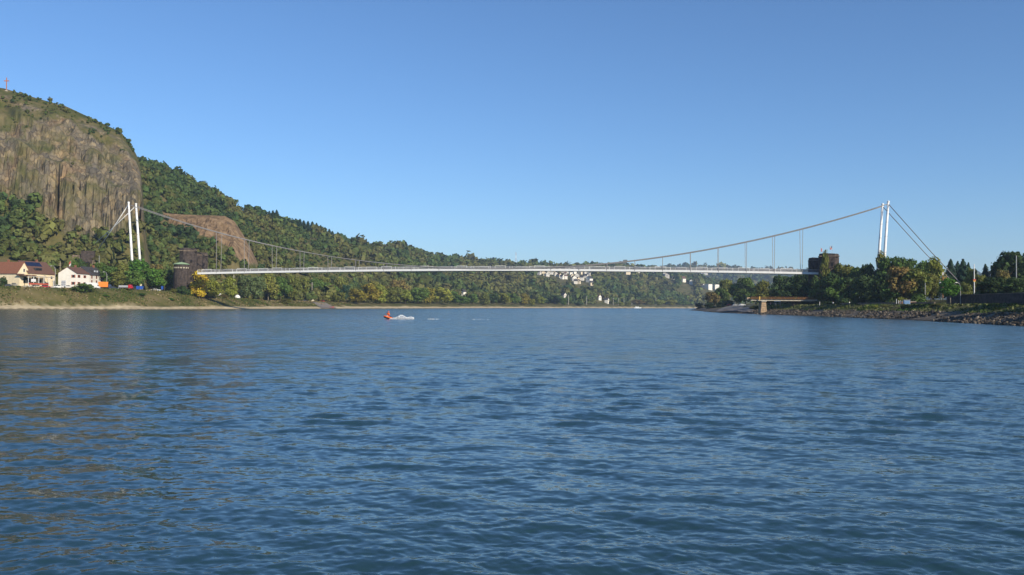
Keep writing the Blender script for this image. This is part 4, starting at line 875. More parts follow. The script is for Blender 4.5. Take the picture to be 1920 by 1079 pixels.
for zz in (1.4, 3.9, 6.4):
    for u in (2.2, 6.8, 11.6):
        wo = MB().box((u, -0.02, zz), (1.15, 0.1, 1.75)).build('window', SHUT, h2); MB().box((u, -0.02, zz), (0.8, 0.14, 1.45)).build('pane', DARKGLASS, wo)
inn = house('inn', 'cream inn with brown solar-panelled roof and terrace at the far left', 'house', 52, 47, TI, 11.0, 19.0, 7.6, 13.4, CREAM, BROWN_TILE,
            wins=[('f', 13.5, 2.2, 1.6, 1.5, 0), ('f', 9.5, 2.2, 1.6, 1.5, 0), ('f', 16.5, 5.6, 1.3, 1.3, 0)])
sl_r = math.atan2(13.4 - 7.6, 5.5)
for k in range(6):
    a = 2.6 + k * 1.85; y0, y1 = 3.0, 4.9; zf = lambda y: 7.6 + (13.4 - 7.6) * y / 5.5 + 0.40
    MB().raw([(a, y0, zf(y0)), (a + 1.7, y0, zf(y0)), (a + 1.7, y1, zf(y1)), (a, y1, zf(y1)), (a, y0, zf(y0) - .1), (a + 1.7, y0, zf(y0) - .1), (a + 1.7, y1, zf(y1) - .1), (a, y1, zf(y1) - .1)],
             [(0, 1, 2, 3), (7, 6, 5, 4), (0, 4, 5, 1), (1, 5, 6, 2), (2, 6, 7, 3), (3, 7, 4, 0)]).build('solar_panel', SOLAR, inn)
MB().box((8.2, 1.6, 9.6), (4.6, 1.8, 1.3)).build('dormer', SLATE, inn); MB().box((8.2, 0.66, 9.6), (4.0, 0.1, 0.8)).build('dormer_window', DARKGLASS, inn)
innb = house('gabled_wing', 'cream wing with red tiled roof and steep gable, left of the inn', 'house', 32, 46, TI, 13.5, 8.6, 7.4, 12.6, CREAM, RED_TILE, along='y', wins=[('f', 4.4, 8.6, 1.0, 1.5, 0)])
innc = house('flat_annex', 'cream flat-roofed annex block in front of the gabled wing', 'building', 36, 38.5, TI, 11.5, 2.6, 6.4, 6.4, CREAM, mat('dark_flat_roof', (0.10, 0.09, 0.085, 1), 0.9), flat=True)
MB().box((-0.03, 3.0, 1.1), (0.1, 2.2, 2.2)).build('door', mat('grey_gate', (0.10, 0.11, 0.12, 1), 0.7), innc); MB().box((-0.02, 6.2, 0.9), (0.12, 10.5, 1.9)).build('grey_base', CONC, innc)
x, D, z = at_left(58, 37); ter = thing('inn_terrace', 'covered terrace with pale canopy and red awning before the inn', 'terrace', (x, D, z), inn.rotation_euler.z)
MB().box((7.0, 3.0, 5.6), (19.0, 6.5, 0.25)).build('canopy', CANOPYM, ter); MB().box((-1.0, 1.8, 6.05), (8.0, 5.0, 0.3)).build('upper_roof', RED_TILE, ter)
for k in range(6): MB().box((-1.8 + k * 3.5, 0.0, 2.7), (0.22, 0.22, 5.6)).build('post', FRAME, ter)
MB().box((7.0, 5.6, 2.6), (18.0, 0.4, 5.2)).build('back_wall', CREAM, ter)
MB().box((5.0, -0.2, 1.9), (13.0, 0.5, 0.8)).build('awning', AWN, ter)
for k in range(4): MB().box((1.0 + k * 3.8, 5.35, 3.6), (2.4, 0.2, 1.6)).build('dark_opening', BLACK, ter)
MB().box((1.2, -0.3, 3.6), (3.0, 0.25, 1.4)).build('white_panel', FRAME, ter)
MB().box((7.0, 2.5, 0.5), (17.0, 5.0, 1.0)).build('terrace_floor', CONC, ter)
# ruined tunnel portal on the slope behind
x, D, z = at(164, 512); po = thing('tunnel_portal', 'dark ruined stone tunnel portal on the wooded slope', 'ruin', (x, D, z - 1), R(18))
zt = zpix(164, 471, 512) - z + 1
MB().box((0, 0, zt / 2), (8, 5, zt), 0, 0.85).build('portal_wall', STONE, po); MB().prism([(-2.6, 0), (-2.6, 4.6), (-1.4, 6.2), (0.4, 6.5), (1.8, 5.6), (2.4, 4), (2.4, 0)], -2.75, -2.0, 'y').build('tunnel_mouth', BLACK, po)
MB().box((3.4, -2.6, 3.6), (2.2, 1.0, 7.2), 0, 0.8).build('buttress', STONE2, po); MB().box((-6.2, -0.5, zt * 0.4), (5.0, 4, zt * 0.8), 0.1, 0.8).build('side_wall', STONE2, po)

# ------------------------------------------------------------------ vehicles
def paint(n, c): return mat('car_paint_' + n, c, 0.3, var=0.04, spec=0.5)
def wheels(t, L_, W_, r_=0.33, n=(-0.32, 0.32)):
    for fx in n:
        for sy in (-1, 1):
            wt = MB().tube([(fx * L_, sy * W_ * 0.5 - 0.11, r_), (fx * L_, sy * W_ * 0.5 + 0.11, r_)], r_, 14).build('wheel', TYRE, t)
            MB().tube([(fx * L_, sy * W_ * 0.5 - 0.13, r_), (fx * L_, sy * W_ * 0.5 + 0.13, r_)], r_ * 0.55, 10).build('rim', GALV, wt)
def car(px, s, col, label, rz, L_=4.4, W_=1.8, H_=1.48, name='parked_car', cat='car', side=at_left):
    x, D, z = side(px, s); t = thing(name, label, cat, (x, D, z), rz)
    b = [(-.5, .28), (-.5, .62), (-.47, .80), (-.30, .86), (.22, .86), (.45, .74), (.5, .60), (.5, .28)]
    MB().prism([(u * L_, v) for u, v in b], -W_ / 2, W_ / 2).build('body', col, t, bevel=0.06)
    g = [(-.42, .85), (-.33, H_ - .06), (.06, H_ - .06), (.24, .85)]
    gl = MB().prism([(u * L_, v) for u, v in g], -W_ * .43, W_ * .43).build('windows', DARKGLASS, t)
    MB().prism([(-.34 * L_, H_ - .07), (-.33 * L_, H_), (.05 * L_, H_), (.07 * L_, H_ - .07)], -W_ * .44, W_ * .44).build('roof', col, t)
    for u in (-.13,): MB().box((u * L_, 0, (H_ + .85) / 2), (.09, W_ * .875, H_ - .86)).build('pillar', col, t)
    for sy in (-1, 1): MB().box((.485 * L_, sy * W_ * .36, .66), (.18, .32, .16)).build('headlight', FRAME, t); MB().box((-.495 * L_, sy * W_ * .38, .70), (.08, .24, .18)).build('tail_light', AWN, t)
    wheels(t, L_, W_)
    return t
def van(px, s, col, label, rz, L_=6.2, W_=2.1, H_=2.8, name='van', cat='van', win=True, side=at_left):
    x, D, z = side(px, s); t = thing(name, label, cat, (x, D, z), rz)
    MB().prism([(-.5 * L_, .4), (-.5 * L_, H_), (.22 * L_, H_), (.33 * L_, H_ - .35), (.40 * L_, 1.35), (.5 * L_, 1.1), (.5 * L_, .4)], -W_ / 2, W_ / 2).build('body', col, t, bevel=0.05)
    MB().prism([(.325 * L_, H_ - .55), (.30 * L_, H_ - .7), (.36 * L_, 1.45), (.405 * L_, 1.45)], -W_ * .44, W_ * .44).build('windscreen', DARKGLASS, t)
    if win:
        for sy in (-1, 1): MB().box((-.14 * L_, sy * (W_ / 2 + .005), H_ * .62), (1.6, .06, .75)).build('side_window', DARKGLASS, t)
        MB().box((-.503 * L_, 0, H_ * .62), (.06, 1.2, .7)).build('rear_window', DARKGLASS, t)
    for sy in (-1, 1): MB().box((.49 * L_, sy * W_ * .36, .85), (.16, .34, .2)).build('headlight', FRAME, t)
    wheels(t, L_, W_, 0.36, (-.28, .32)); return t
def lorry(px, s, cabc, loadc, label, rz, L_=7.0, H_=3.2, name='lorry', load_h=2.4):
    x, D, z = at_left(px, s); t = thing(name, label, 'truck', (x, D, z), rz)
    MB().box((0, 0, .85), (L_, .9, .35)).build('chassis', TYRE, t)
    MB().prism([(.24 * L_, .6), (.24 * L_, 2.5), (.40 * L_, 2.5), (.48 * L_, 1.6), (.5 * L_, .6)], -1.1, 1.1).build('cab', cabc, t, bevel=0.05)
    MB().prism([(.405 * L_, 2.35), (.38 * L_, 2.3), (.46 * L_, 1.65), (.485 * L_, 1.65)], -.95, .95).build('windscreen', DARKGLASS, t)
    MB().box((-.14 * L_, 0, 1.05 + load_h / 2), (.70 * L_, 2.3, load_h)).build('load_box', loadc, t, bevel=0.04)
    wheels(t, L_, 2.2, 0.45, (-.36, -.2, .36)); return t
RD = R(62)       # direction of the riverside road
PW = paint('white', (0.80, 0.80, 0.78, 1)); PD = paint('dark', (0.02, 0.022, 0.028, 1)); PR = paint('red', (0.42, 0.02, 0.025, 1)); PB = paint('beige', (0.5, 0.44, 0.34, 1)); PN = paint('navy', (0.03, 0.045, 0.09, 1)); PS = paint('silver', (0.42, 0.43, 0.45, 1))
PO = paint('orange', (0.75, 0.22, 0.02, 1)); PBL = paint('blue', (0.03, 0.10, 0.42, 1)); PRB = paint('bright_red', (0.55, 0.02, 0.03, 1))
car(17, 31, PD, 'black parked car at the far left in front of the inn annex', RD - 0.5); car(69, 30.5, PB, 'beige parked car left of the dark red car', RD); car(86, 30, PR, 'dark red parked car in front of the inn terrace', RD - 0.9)
car(110, 30, PW, 'white parked car under the white billboard, left of the white estate', RD - 0.6); car(128, 29.5, PW, 'white estate car between billboard and large shrub', RD - 0.8, L_=4.8)
van(174, 30, PW, 'white motorhome with dark side window before the grey house', RD - 1.0, L_=6.6, H_=3.1, name='motorhome', cat='motorhome')
lorry(197, 33, PN, PO, 'lorry carrying a bright orange container by the lamp post', RD - 0.7, L_=6.6, load_h=2.7); car(213, 29.5, PN, 'dark navy car right of the orange container', RD - 0.8, L_=4.9)
lorry(236, 30, PRB, PS, 'red-cabbed lorry with silver load beside the trees', RD - 1.1, L_=7.0, load_h=1.1); car(293, 29, PW, 'low white car parked alone near the blue sign', RD - 1.1, L_=4.9)
x, D, z = at_left(262, 29.5); t = thing('skip_container', 'bright blue waste container on the roadside under the trees', 'container', (x, D, z), RD - 1.0)
MB().prism([(-1.5, .15), (-1.8, 2.0), (1.8, 2.0), (1.5, .15)], -.9, .9).build('bin', PBL, t, bevel=.04); MB().box((0, 0, 2.06), (3.7, 1.9, .1)).build('rim', PN, t); MB().box((0, -.95, 1.0), (.15, .12, 1.6)).build('rib', PN, t); MB().box((0, 0, .08), (2.9, 1.6, .14)).build('skid', FRAME, t)
van(411, 33, PW, 'white camper partly hidden between the yellow and lime trees', R(20), L_=5.6, H_=3.0, name='camper', cat='camper'); 
x, D, z = at_left(445, 26); t = thing('dome_tent', 'white dome tent by the shore trees', 'tent', (x, D, z), 0.4)
MB().lathe([(1.9, 0), (1.8, .7), (1.45, 1.4), (.8, 1.95), (.1, 2.2)], 10).build('canvas', PW, t, smooth=True); MB().box((1.55, -.6, .6), (.5, .9, 1.1), -.4, .6).build('door_flap', CANOPYM, t)
car(573, 36, PN, 'dark blue car at the top of the left boat ramp', R(10)); van(583, 40, PB, 'beige van above the left boat ramp', R(30), L_=5.2, H_=2.3); car(604, 34, PRB, 'red car beside the left boat ramp', R(150), L_=4.2)
x, D, z = at_left(621, 5); t = thing('rowing_boat', 'small red rowing boat on the sand below the ramp', 'boat', (x, D, z), 0.2)
MB().raw([(-1.8, -.5, .1), (1.2, -.5, .1), (2.1, 0, .3), (1.2, .5, .1), (-1.8, .5, .1), (-1.9, -.7, .6), (1.2, -.75, .6), (2.4, 0, .75), (1.2, .75, .6), (-1.9, .7, .6)], [(0, 1, 2, 3, 4), (0, 5, 6, 1), (1, 6, 7, 2), (2, 7, 8, 3), (3, 8, 9, 4), (4, 9, 5, 0)]).build('hull', PRB, t)
MB().box((-.4, 0, .5), (.25, 1.2, .06)).build('thwart', PB, t)
# right ramp cars
car(1368, 24, PRB, 'red car at the head of the right boat ramp', R(20), side=at_right); car(1379, 25, PS, 'silver car second from left above the right ramp', R(10), side=at_right); car(1392, 25, PW, 'white car third from left above the right ramp', R(5), side=at_right)

# ------------------------------------------------------------------ poles, lamps, signs
def lamp(px, py, loc, label, arm=1.6, name='street_lamp', flip=1):
    x, D, z = loc; h = zpix(px, py, D) - z; t = thing(name, label, 'street lamp', (x, D, z))
    MB().tube([(0, 0, 0), (0, 0, h * .82), (-.25 * flip, 0, h * .93), (-.8 * flip, 0, h * .99), (-arm * flip, 0, h)], [.11, .09, .08, .07, .06], 7).build('pole', GALV, t)
    MB().box((-arm * flip - .3 * flip, 0, h - .03), (.8, .3, .18), 0, .7).build('lamp_head', FRAME, t); MB().box((-arm * flip - .3 * flip, 0, h - .14), (.6, .22, .04)).build('lens', DARKGLASS, t)
lamp(103, 499, at_left(103, 40), 'curved grey street lamp between the inn and the white house', 1.8); lamp(200, 510, at_left(200, 38), 'curved grey street lamp behind the orange container', 1.4)
lamp(1801, 530, at_right(1801, 29), 'short grey curved lamp at the dark retaining wall', 1.0)
def pole(name, px, py, loc, label, cat, r_=.13, cross=None, m=GALV, group=None):
    x, D, z = loc; h = zpix(px, py, D) - z; t = thing(name, label, cat, (x, D, z), 0, group); MB().tube([(0, 0, -.2), (0, 0, h)], [r_ * 1.25, r_], 8).build('shaft', m, t)
    MB().lathe([(r_ * 1.1, 0), (r_ * 1.5, .05), (r_ * .4, .25)], 8, (0, 0, h)).build('cap', m, t)
    if cross:
        for zz, w_ in cross: MB().bar((-w_, 0, h * zz), (w_, 0, h * zz), .12, .12).build('cross_arm', m, t)
    return t, h
pole('utility_pole', 112, 492, at_left(112, 52), 'pale wooden utility pole left of the white house', 'pole', .16, [(.94, .9), (.88, .7)], PALE_BARK)
pt, ph = pole('railway_signal', 185, 480, at_left(185, 58), 'thin signal mast with yellow box above the grey house', 'signal', .12)
MB().box((.7, 0, ph * .72), (.8, .5, 2.2)).build('signal_box', mat('yellow_signal', (.6, .36, .03, 1), .6), pt); MB().tube([(1.2, 0, 0), (1.2, 0, ph * .6)], .1, 6).build('second_post', GALV, pt)
x, D, z = at_left(132, 44); f = thing('flag', 'red and white flag above the white house roof', 'flag', (x, D, z)); hh = zpix(132, 489, D) - z
MB().tube([(0, 0, 0), (0, 0, hh)], .07, 6).build('pole', GALV, f); MB().prism([(-.05, hh), (-1.0, hh - 1.0), (-.9, hh - 2.4), (-.05, hh - 1.3)], -.02, .02).build('red_cloth', AWN, f); MB().prism([(-.05, hh - 1.32), (-.9, hh - 2.42), (-.8, hh - 3.1), (-.05, hh - 2.2)], -.02, .02).build('white_cloth', FRAME, f)
x, D, z = at_left(119, 29); t = thing('billboard', 'white gridded notice board on posts in front of the white house', 'sign', (x, D, z), R(-25)); zb, zt = zpix(119, 537, D) - z, zpix(119, 526.5, D) - z
MB().box((0, 0, (zb + zt) / 2), (3.2, .14, zt - zb)).build('panel', FRAME, t)
for k in (-.55, .55): MB().box((k, -.085, (zb + zt) / 2), (.09, .03, (zt - zb) * .9)).build('grid_bar', GALV, t)
for k in (.33, .66): MB().box((0, -.105, zb + (zt - zb) * k), (3.0, .03, .09)).build('grid_bar', GALV, t)
for k in (-1.2, 1.2): MB().box((k, .1, zb / 2), (.12, .12, zb)).build('post', GALV, t)
def sign(px, py0, py1, loc, wpx, m, label, name='road_sign'):
    x, D, z = loc; t = thing(name, label, 'sign', (x, D, z)); a, b = zpix(px, py1, D) - z, zpix(px, py0, D) - z; MB().box((0, 0, (a + b) / 2), (wpx * D / F, .08, b - a)).build('panel', m, t); MB().tube([(0, .1, 0), (0, .1, b)], .06, 6).build('post', GALV, t)
sign(304, 537, 543, at_left(304, 29), 4, PBL, 'blue road sign right of the low white car'); sign(264, 533, 537, at_left(264, 31), 3.5, mat('cream_sign', (.75, .66, .45, 1), .7), 'cream round sign above the blue container')
for k, (px, py, s) in enumerate([(438, 516, 50), (453, 518, 52), (558, 529, 52), (585, 530, 56), (1066, 554, 46), (1100, 556, 48), (1150, 559, 46), (1160, 560, 50), (1170, 559, 46), (1185, 558, 50), (1217, 559, 46), (1230, 560, 50)]):
    pole('railway_mast', px, py, at_left(px, s), 'pale railway mast among the left shore trees, %s from left' % ORD[k], 'mast', .22 if px < 900 else .34, [(.92, 1.4)], CONC, 'railway masts')

# ------------------------------------------------------------------ summit cross, lattice mast
x, D, z = at(5, 634); t = thing('summit_cross', 'orange-red cross on the cliff summit at the left edge', 'cross', (x, D, z - .3)); h = zpix(5, 143, D) - z; m = mat('red_lead_paint', (.42, .17, .09, 1), .7)
MB().box((0, 0, h / 2), (.5, .45, h)).build('upright', m, t); MB().box((0, 0, h * .76), (3.6, .453, .6)).build('crossbeam', m, t); MB().box((0, 0, .3), (1.6, 1.6, .6), 0, .8).build('plinth', CONC, t)
x, D, z = at(967, 2330); t = thing('lattice_mast', 'red and white transmitter mast on the far ridge', 'mast', (x, D, z)); h = zpix(967, 473, D) - z
for k in range(6):
    a, b = h * k / 6, h * (k + 1) / 6 - .02; wa, wb = 2.4 - 1.7 * k / 6, 2.4 - 1.7 * (k + 1) / 6; mm = MB()
    for sx in (-1, 1):
        for sy in (-1, 1): mm.bar((sx * wa, sy * wa, a), (sx * wb, sy * wb, b), .3, .3)
    for sy in (-1, 1): mm.bar((-wa, sy * wa, a), (wb, sy * wb, b), .22, .22); mm.bar((wa, sy * wa, a), (-wb, sy * wb, b), .22, .22)
    mm.build('mast_section', m if k % 2 else FRAME, t)

# ------------------------------------------------------------------ road, ramps, promenade
def strip(name, pts_in, pts_out, m, lift, nsub=6):
    V = []; n = len(pts_in)
    for a, b in zip(pts_in, pts_out):
        for k in range(nsub + 1):
            x = a[0] + (b[0] - a[0]) * k / nsub; y = a[1] + (b[1] - a[1]) * k / nsub; V.append((x, y, gz(x, y) + lift))
    Fc = [(i * (nsub + 1) + k, i * (nsub + 1) + k + 1, (i + 1) * (nsub + 1) + k + 1, (i + 1) * (nsub + 1) + k) for i in range(n - 1) for k in range(nsub)]
    o = MB().raw(V, Fc).build(name, m); return tag(o, kind='structure')
ys = np.arange(330, 640, 6.0); strip('road', [(xs_l(y) - 29 / .88, y) for y in ys], [(xs_l(y) - 35 / .88, y) for y in ys], ASPH, .12)
ys = np.arange(120, 470, 5.0); strip('promenade', [(xs_r(y) + 23.5, y) for y in ys], [(xs_r(y) + 29.5, y) for y in ys], PAVE, .10)
strip('boat_ramp', [at_left(p, s)[:2] for p, s in ((604, 1), (596, 10), (588, 20), (576, 30))], [at_left(p, s)[:2] for p, s in ((632, 1), (622, 10), (612, 20), (603, 30))], COBBLE, .35, 8)
strip('boat_ramp', [at_right(p, s)[:2] for p, s in ((1342, 1), (1350, 8), (1360, 16), (1370, 24))], [at_right(p, s)[:2] for p, s in ((1412, 1), (1412, 8), (1412, 16), (1412, 24))], COBBLE, .35, 8)

# ------------------------------------------------------------------ right bank: wall, jetty, small things
t = thing('retaining_wall', 'dark brown retaining wall behind the right bank promenade', 'wall', (0, 0, 0))
ys = list(np.arange(150, 292, 4.0))
for i in range(len(ys) - 1):
    a = Vector((xs_r(ys[i]) + 30.6, ys[i], 0)); b = Vector((xs_r(ys[i + 1]) + 30.6, ys[i + 1], 0)); z0 = 3.9; mid = (a + b) / 2; d = (b - a); rz = math.atan2(d.y, d.x)
    MB().box((mid.x, mid.y, z0 + 1.75), (d.length - .03, .9, 3.7), rz).build('wall_panel', STONE, t, bevel=.05); MB().box((mid.x, mid.y, z0 + 3.72), (d.length - .01, 1.1, .22), rz).build('coping', STONE2, t)
t = thing('low_wall', 'low dark parapet wall under the trees of the right bank', 'wall', (0, 0, 0)); ys = list(np.arange(300, 405, 7.0))
for i in range(len(ys) - 1):
    a = Vector((xs_r(ys[i]) + 30.6, ys[i], 0)); b = Vector((xs_r(ys[i + 1]) + 30.6, ys[i + 1], 0)); mid = (a + b) / 2; d = b - a; MB().box((mid.x, mid.y, 4.75), (d.length - .03, .5, 1.3), math.atan2(d.y, d.x)).build('wall_panel', STONE2, t, bevel=.04)
# old loading jetty on its stone pier
x, D, _ = at_right(1430, 3.5); zp_ = zpix(1430, 562, D); t = thing('jetty', 'rusty loading jetty on a tapering sandstone pier by the water', 'jetty', (x, D, 0))
pr_ = MB().prism([(-1.75, -1.0), (-1.0, zp_ - 1.0), (1.0, zp_ - 1.0), (1.75, -1.0)], -2.0, 2.0).build('pier', SANDSTONE, t, bevel=.08)
for k in range(5): MB().box((0, 0, .6 + k * (zp_ - 2) / 5), (3.2 - k * .28, 4.06, .12)).build('stone_joint', STONE2, t)
MB().box((0, 0, zp_ - .8), (2.4, 5.2, .4)).build('pier_cap', CONC, t)
MB().bar((-6.2, -1.6, zp_ - .2), (26, 1.0, zp_ - .2), 1.0, .8).build('concrete_beam', CONC, t); MB().bar((-6.4, 1.9, zp_ - .2), (26, 4.5, zp_ - .2), 1.0, .8).build('concrete_beam', CONC, t)
for k in range(14):
    u = -6.0 + k * 2.3; MB().bar((u, -2.4 + u * .08, zp_ + .33), (u, 3.0 + u * .08, zp_ + .33), 2.1, .22).build('deck_plank', RUST, t)
for k in range(9): MB().box((-6.0 + k * 3.2, -2.3 + (-6 + k * 3.2) * .08, zp_ + .8), (.12, .12, .8)).build('railing_post', RUST, t)
MB().bar((-6.3, -2.8, zp_ + 1.15), (24, -.4, zp_ + 1.15), .14, .16).build('railing', RUST, t); MB().bar((-6.3, -2.8, zp_ + .7), (24, -.4, zp_ + .7), .1, .2).build('rusty_kick_plate', RUST, t)
MB().box((-7.2, -.6, zp_ + .35), (1.5, 2.6, 1.2), .08, .85).build('end_housing', SANDSTONE, t); MB().box((-2.2, -2.75, zp_ + .6), (.5, .3, 1.6)).build('yellow_marker', mat('yellow_marker', (.62, .40, .08, 1), .7), t)
MB().box((17, 3.6, zp_ / 2 - .1), (3.4, 3.0, zp_ - .4)).build('rear_pier', STONE, t)
x, D, z = at_right(1458, 20); t = thing('boat_shelter', 'small white-roofed boat shelter on thin posts behind the jetty pier', 'shelter', (x, D, z))
zr0 = zpix(1458, 569, D) - z; zr0 = max(zr0, 2.0)
MB().box((0, 0, zr0 + .45), (2.6, 2.2, .9), 0, .96).build('roof', PW, t)
for a in (-1.1, 1.1):
    for b in (-.9, .9): MB().box((a, b, zr0 / 2), (.1, .1, zr0)).build('post', GALV, t)
MB().box((-.4, 0, zr0 * .45), (4.0, 1.0, .12)).build('platform', GALV, t)
x, D, z = at_right(1700, 27); t = thing('kiosk', 'small blue-panelled kiosk on a brick base by the right promenade', 'kiosk', (x, D, z), R(-12)); zt = zpix(1700, 563, D) - z
MB().box((0, 0, zt / 2), (2.1, 1.6, zt)).build('cabinet', mat('pale_blue_panel', (.22, .32, .46, 1), .6), t, bevel=.04); MB().box((0, 0, zt + .05), (2.4, 1.9, .1)).build('roof', GALV, t); MB().box((-.1, -.83, zt * .5), (1.6, .06, zt * .6)).build('front_panel', mat('mid_blue_panel', (.15, .27, .45, 1), .5), t)
x2, D2, z2 = at_right(1702, 29); t = thing('brick_wall', 'short brown brick wall behind the blue kiosk', 'wall', (x2, D2, z2), R(-10)); MB().box((0, 0, .65), (5.6, .5, 1.5)).build('wall_body', mat('brown_brick', (.26, .15, .085, 1), .9, var=.3), t, bevel=.03); MB().box((0, 0, 1.45), (5.8, .6, .12)).build('coping', CONC, t)
for k, px in enumerate((1681, 1685, 1689)): pole('bollard_post', px, 562 if k == 0 else 565, at_right(px, 25.5), 'slim white post left of the blue kiosk, %s of three' % ORD[k], 'post', .09, None, FRAME, 'white posts by the kiosk')
pole('bollard_post', 1537, 567, at_right(1537, 22), 'single slim white post under the right trees', 'post', .10, None, FRAME)
pt, ph = pole('flag_mast', 1827, 497, at_right(1827, 44), 'tall white mast with red-yellow band on a pale plinth', 'mast', .14, None, FRAME)
MB().box((0, 0, ph * .60), (.9, .5, .5)).build('red_band', AWN, pt); MB().box((0, 0, ph * .565), (.7, .45, .4)).build('yellow_band', mat('yellow_marker2', (.62, .40, .08, 1), .7), pt); MB().box((0, -.5, .9), (2.2, 1.6, 2.0), 0, .9).build('plinth', mat('pale_plinth', (.62, .54, .40, 1), .9), pt)
pole('lamp_mast', 1906, 481, at_right(1906, 50), 'grey slim mast before the big dark tree at right', 'mast', .13); pole('lamp_mast', 1735, 532, at_right(1735, 40), 'slim grey mast beside the orange-brown tree', 'mast', .1)
pt, ph = pole('wayside_pole', 1768, 511, at_right(1768, 52), 'orange-brown pole with slanting arm behind the lollipop tree', 'pole', .14, None, mat('orange_wood', (.36, .17, .06, 1), .8)); MB().bar((0, 0, ph * .78), (1.6, 0, ph * .86), .16, .16).build('arm', MATS['orange_wood'], pt); MB().box((0, 0, ph * .95), (.34, .34, ph * .1)).build('white_top', FRAME, pt)
x, D, z = at_right(1763, 30); t = thing('globe_lamp', 'white globe lamp on thin post left of the lollipop tree', 'street lamp', (x, D, z)); hh = zpix(1763, 531, D) - z
MB().tube([(0, 0, 0), (0, 0, hh - .3)], .07, 6).build('pole', TYRE, t); MB().lathe([(.05, -.32), (.28, -.2), (.36, 0), (.28, .2), (.05, .32)], 12, (0, 0, hh)).build('globe', FRAME, t, smooth=True)

# ------------------------------------------------------------------ people
SKIN = mat('skin', (.45, .26, .18, 1), .6, var=.05)
def person(loc, rz, pose, top, bottom, hair, label, s=1.0):
    t = thing('person', label, 'person', loc, rz, None, (s, s, s))
    if pose == 'stand': hip, kn, ft, sh = .92, [(-.1, .02, .48), (.1, -.03, .48)], [(-.11, .0, .05), (.12, -.02, .05)], 1.42; hands = [(-.26, -.1, .86), (.27, -.05, .84)]; elb = [(-.29, .03, 1.12), (.29, .03, 1.12)]; off = 0
    else: hip, kn, ft, sh = .42, [(-.16, -.42, .44), (.16, -.42, .44)], [(-.17, -.44, .02), (.17, -.44, .02)], .94; hands = [(-.18, -.5, .72), (.18, -.5, .72)]; elb = [(-.3, -.2, .68), (.3, -.2, .68)]; off = -.06
    V = [(0, 0, hip), (0, off * .5, hip + .22), (0, off, sh - .05), (0, off, sh + .08), (0, off - .01, sh + .2), (0, off - .02, sh + .3)]; E = [(0, 1), (1, 2), (2, 3), (3, 4), (4, 5)]; Rd = [.15, .14, .15, .055, .095, .085]
    for k, sx in enumerate((-1, 1)):
        b = len(V); V += [(sx * .1, 0, hip - .03), kn[k], ft[k], (ft[k][0], ft[k][1] - .16, .04)]; E += [(0, b), (b, b + 1), (b + 1, b + 2), (b + 2, b + 3)]; Rd += [.1, .068, .045, .04]
        b = len(V); V += [(sx * .18, off, sh - .04), elb[k], hands[k]]; E += [(2, b), (b, b + 1), (b + 1, b + 2)]; Rd += [.07, .048, .035]
    me = bpy.data.meshes.new('body'); me.from_pydata(V, E, []); me.materials.append(SKIN); o = link('body', me, t)
    o.modifiers.new('skin', 'SKIN'); o.modifiers.new('sub', 'SUBSURF').levels = 1
    for k, r_ in enumerate(Rd): me.skin_vertices[0].data[k].radius = (r_, r_)
    me.skin_vertices[0].data[0].use_root = True
    MB().tube([(0, 0, hip - .04), (0, off * .5, hip + .22), (0, off, sh - .02), (0, off, sh + .05)], [.19, .18, .21, .09], 10).build('jacket', top, t, smooth=True)
    for k, sx in enumerate((-1, 1)):
        MB().tube([(sx * .18, off, sh - .03), elb[k], tuple(Vector(elb[k]).lerp(Vector(hands[k]), .8))], [.095, .07, .055], 8).build('sleeve', top, t, smooth=True)
        MB().tube([(sx * .1, 0, hip), kn[k], tuple(Vector(kn[k]).lerp(Vector(ft[k]), .9))], [.125, .09, .07], 8).build('trouser_leg', bottom, t, smooth=True)
    MB().lathe([(.03, .13), (.10, .09), (.125, .02), (.118, -.03)], 12, (0, off + .005, sh + .31)).build('helmet' if pose == 'sit' else 'hair', hair, t, smooth=True)
    return t
REDS = mat('red_suit', (.62, .06, .03, 1), .7, var=.1); ORS = mat('orange_life_vest', (.85, .17, .04, 1), .7, var=.1); PINK = mat('pink_shirt', (.75, .30, .30, 1), .8); DKT = mat('dark_trousers', (.04, .04, .05, 1), .9); HAIR = mat('brown_hair', (.06, .035, .02, 1), .7); HELM = mat('red_helmet', (.7, .12, .06, 1), .4)
x, D, z = at_right(1445, 21); person((x, D, z), 0.3, 'stand', PINK, PB, HAIR, 'person in pink shirt standing under the jetty')
x, D, z = at_right(1593, 26); person((x, D, z), 0.8, 'stand', PW, DKT, HAIR, 'person in white top on the promenade under the dark trees')
x, D, z = at_right(1562, 26); person((x, D, z), -.5, 'stand', PS, DKT, HAIR, 'person in grey top walking the shaded promenade')

# ------------------------------------------------------------------ red inflatable boat with crew, and its wake
BD = 3.2 * F / (598.5 - hor(727)); bx, by = xpix(727, BD), BD; brz = R(243)     # bow towards the left and a little towards the camera
t = thing('inflatable_boat', 'small red inflatable speedboat racing across the river', 'boat', (bx, by, .12), brz)
t.rotation_euler = (0, R(-7), brz); t.scale = (.74, .74, .66)
for sy in (-1, 1): MB().tube([(-1.5, sy * .62, .34), (.5, sy * .62, .36), (1.15, sy * .42, .48), (1.5, sy * .08, .62)], [.24, .25, .23, .18], 10).build('side_tube', ORS if sy > 0 else REDS, t, smooth=True)
MB().raw([(-1.4, -.5, .1), (.7, -.5, .1), (1.45, 0, .35), (.7, .5, .1), (-1.4, .5, .1), (-1.3, 0, -.12), (.7, 0, -.1)], [(0, 1, 6, 5), (5, 6, 3, 4), (1, 2, 6), (6, 2, 3), (0, 5, 4), (0, 4, 3, 2, 1)]).build('hull', PD, t)
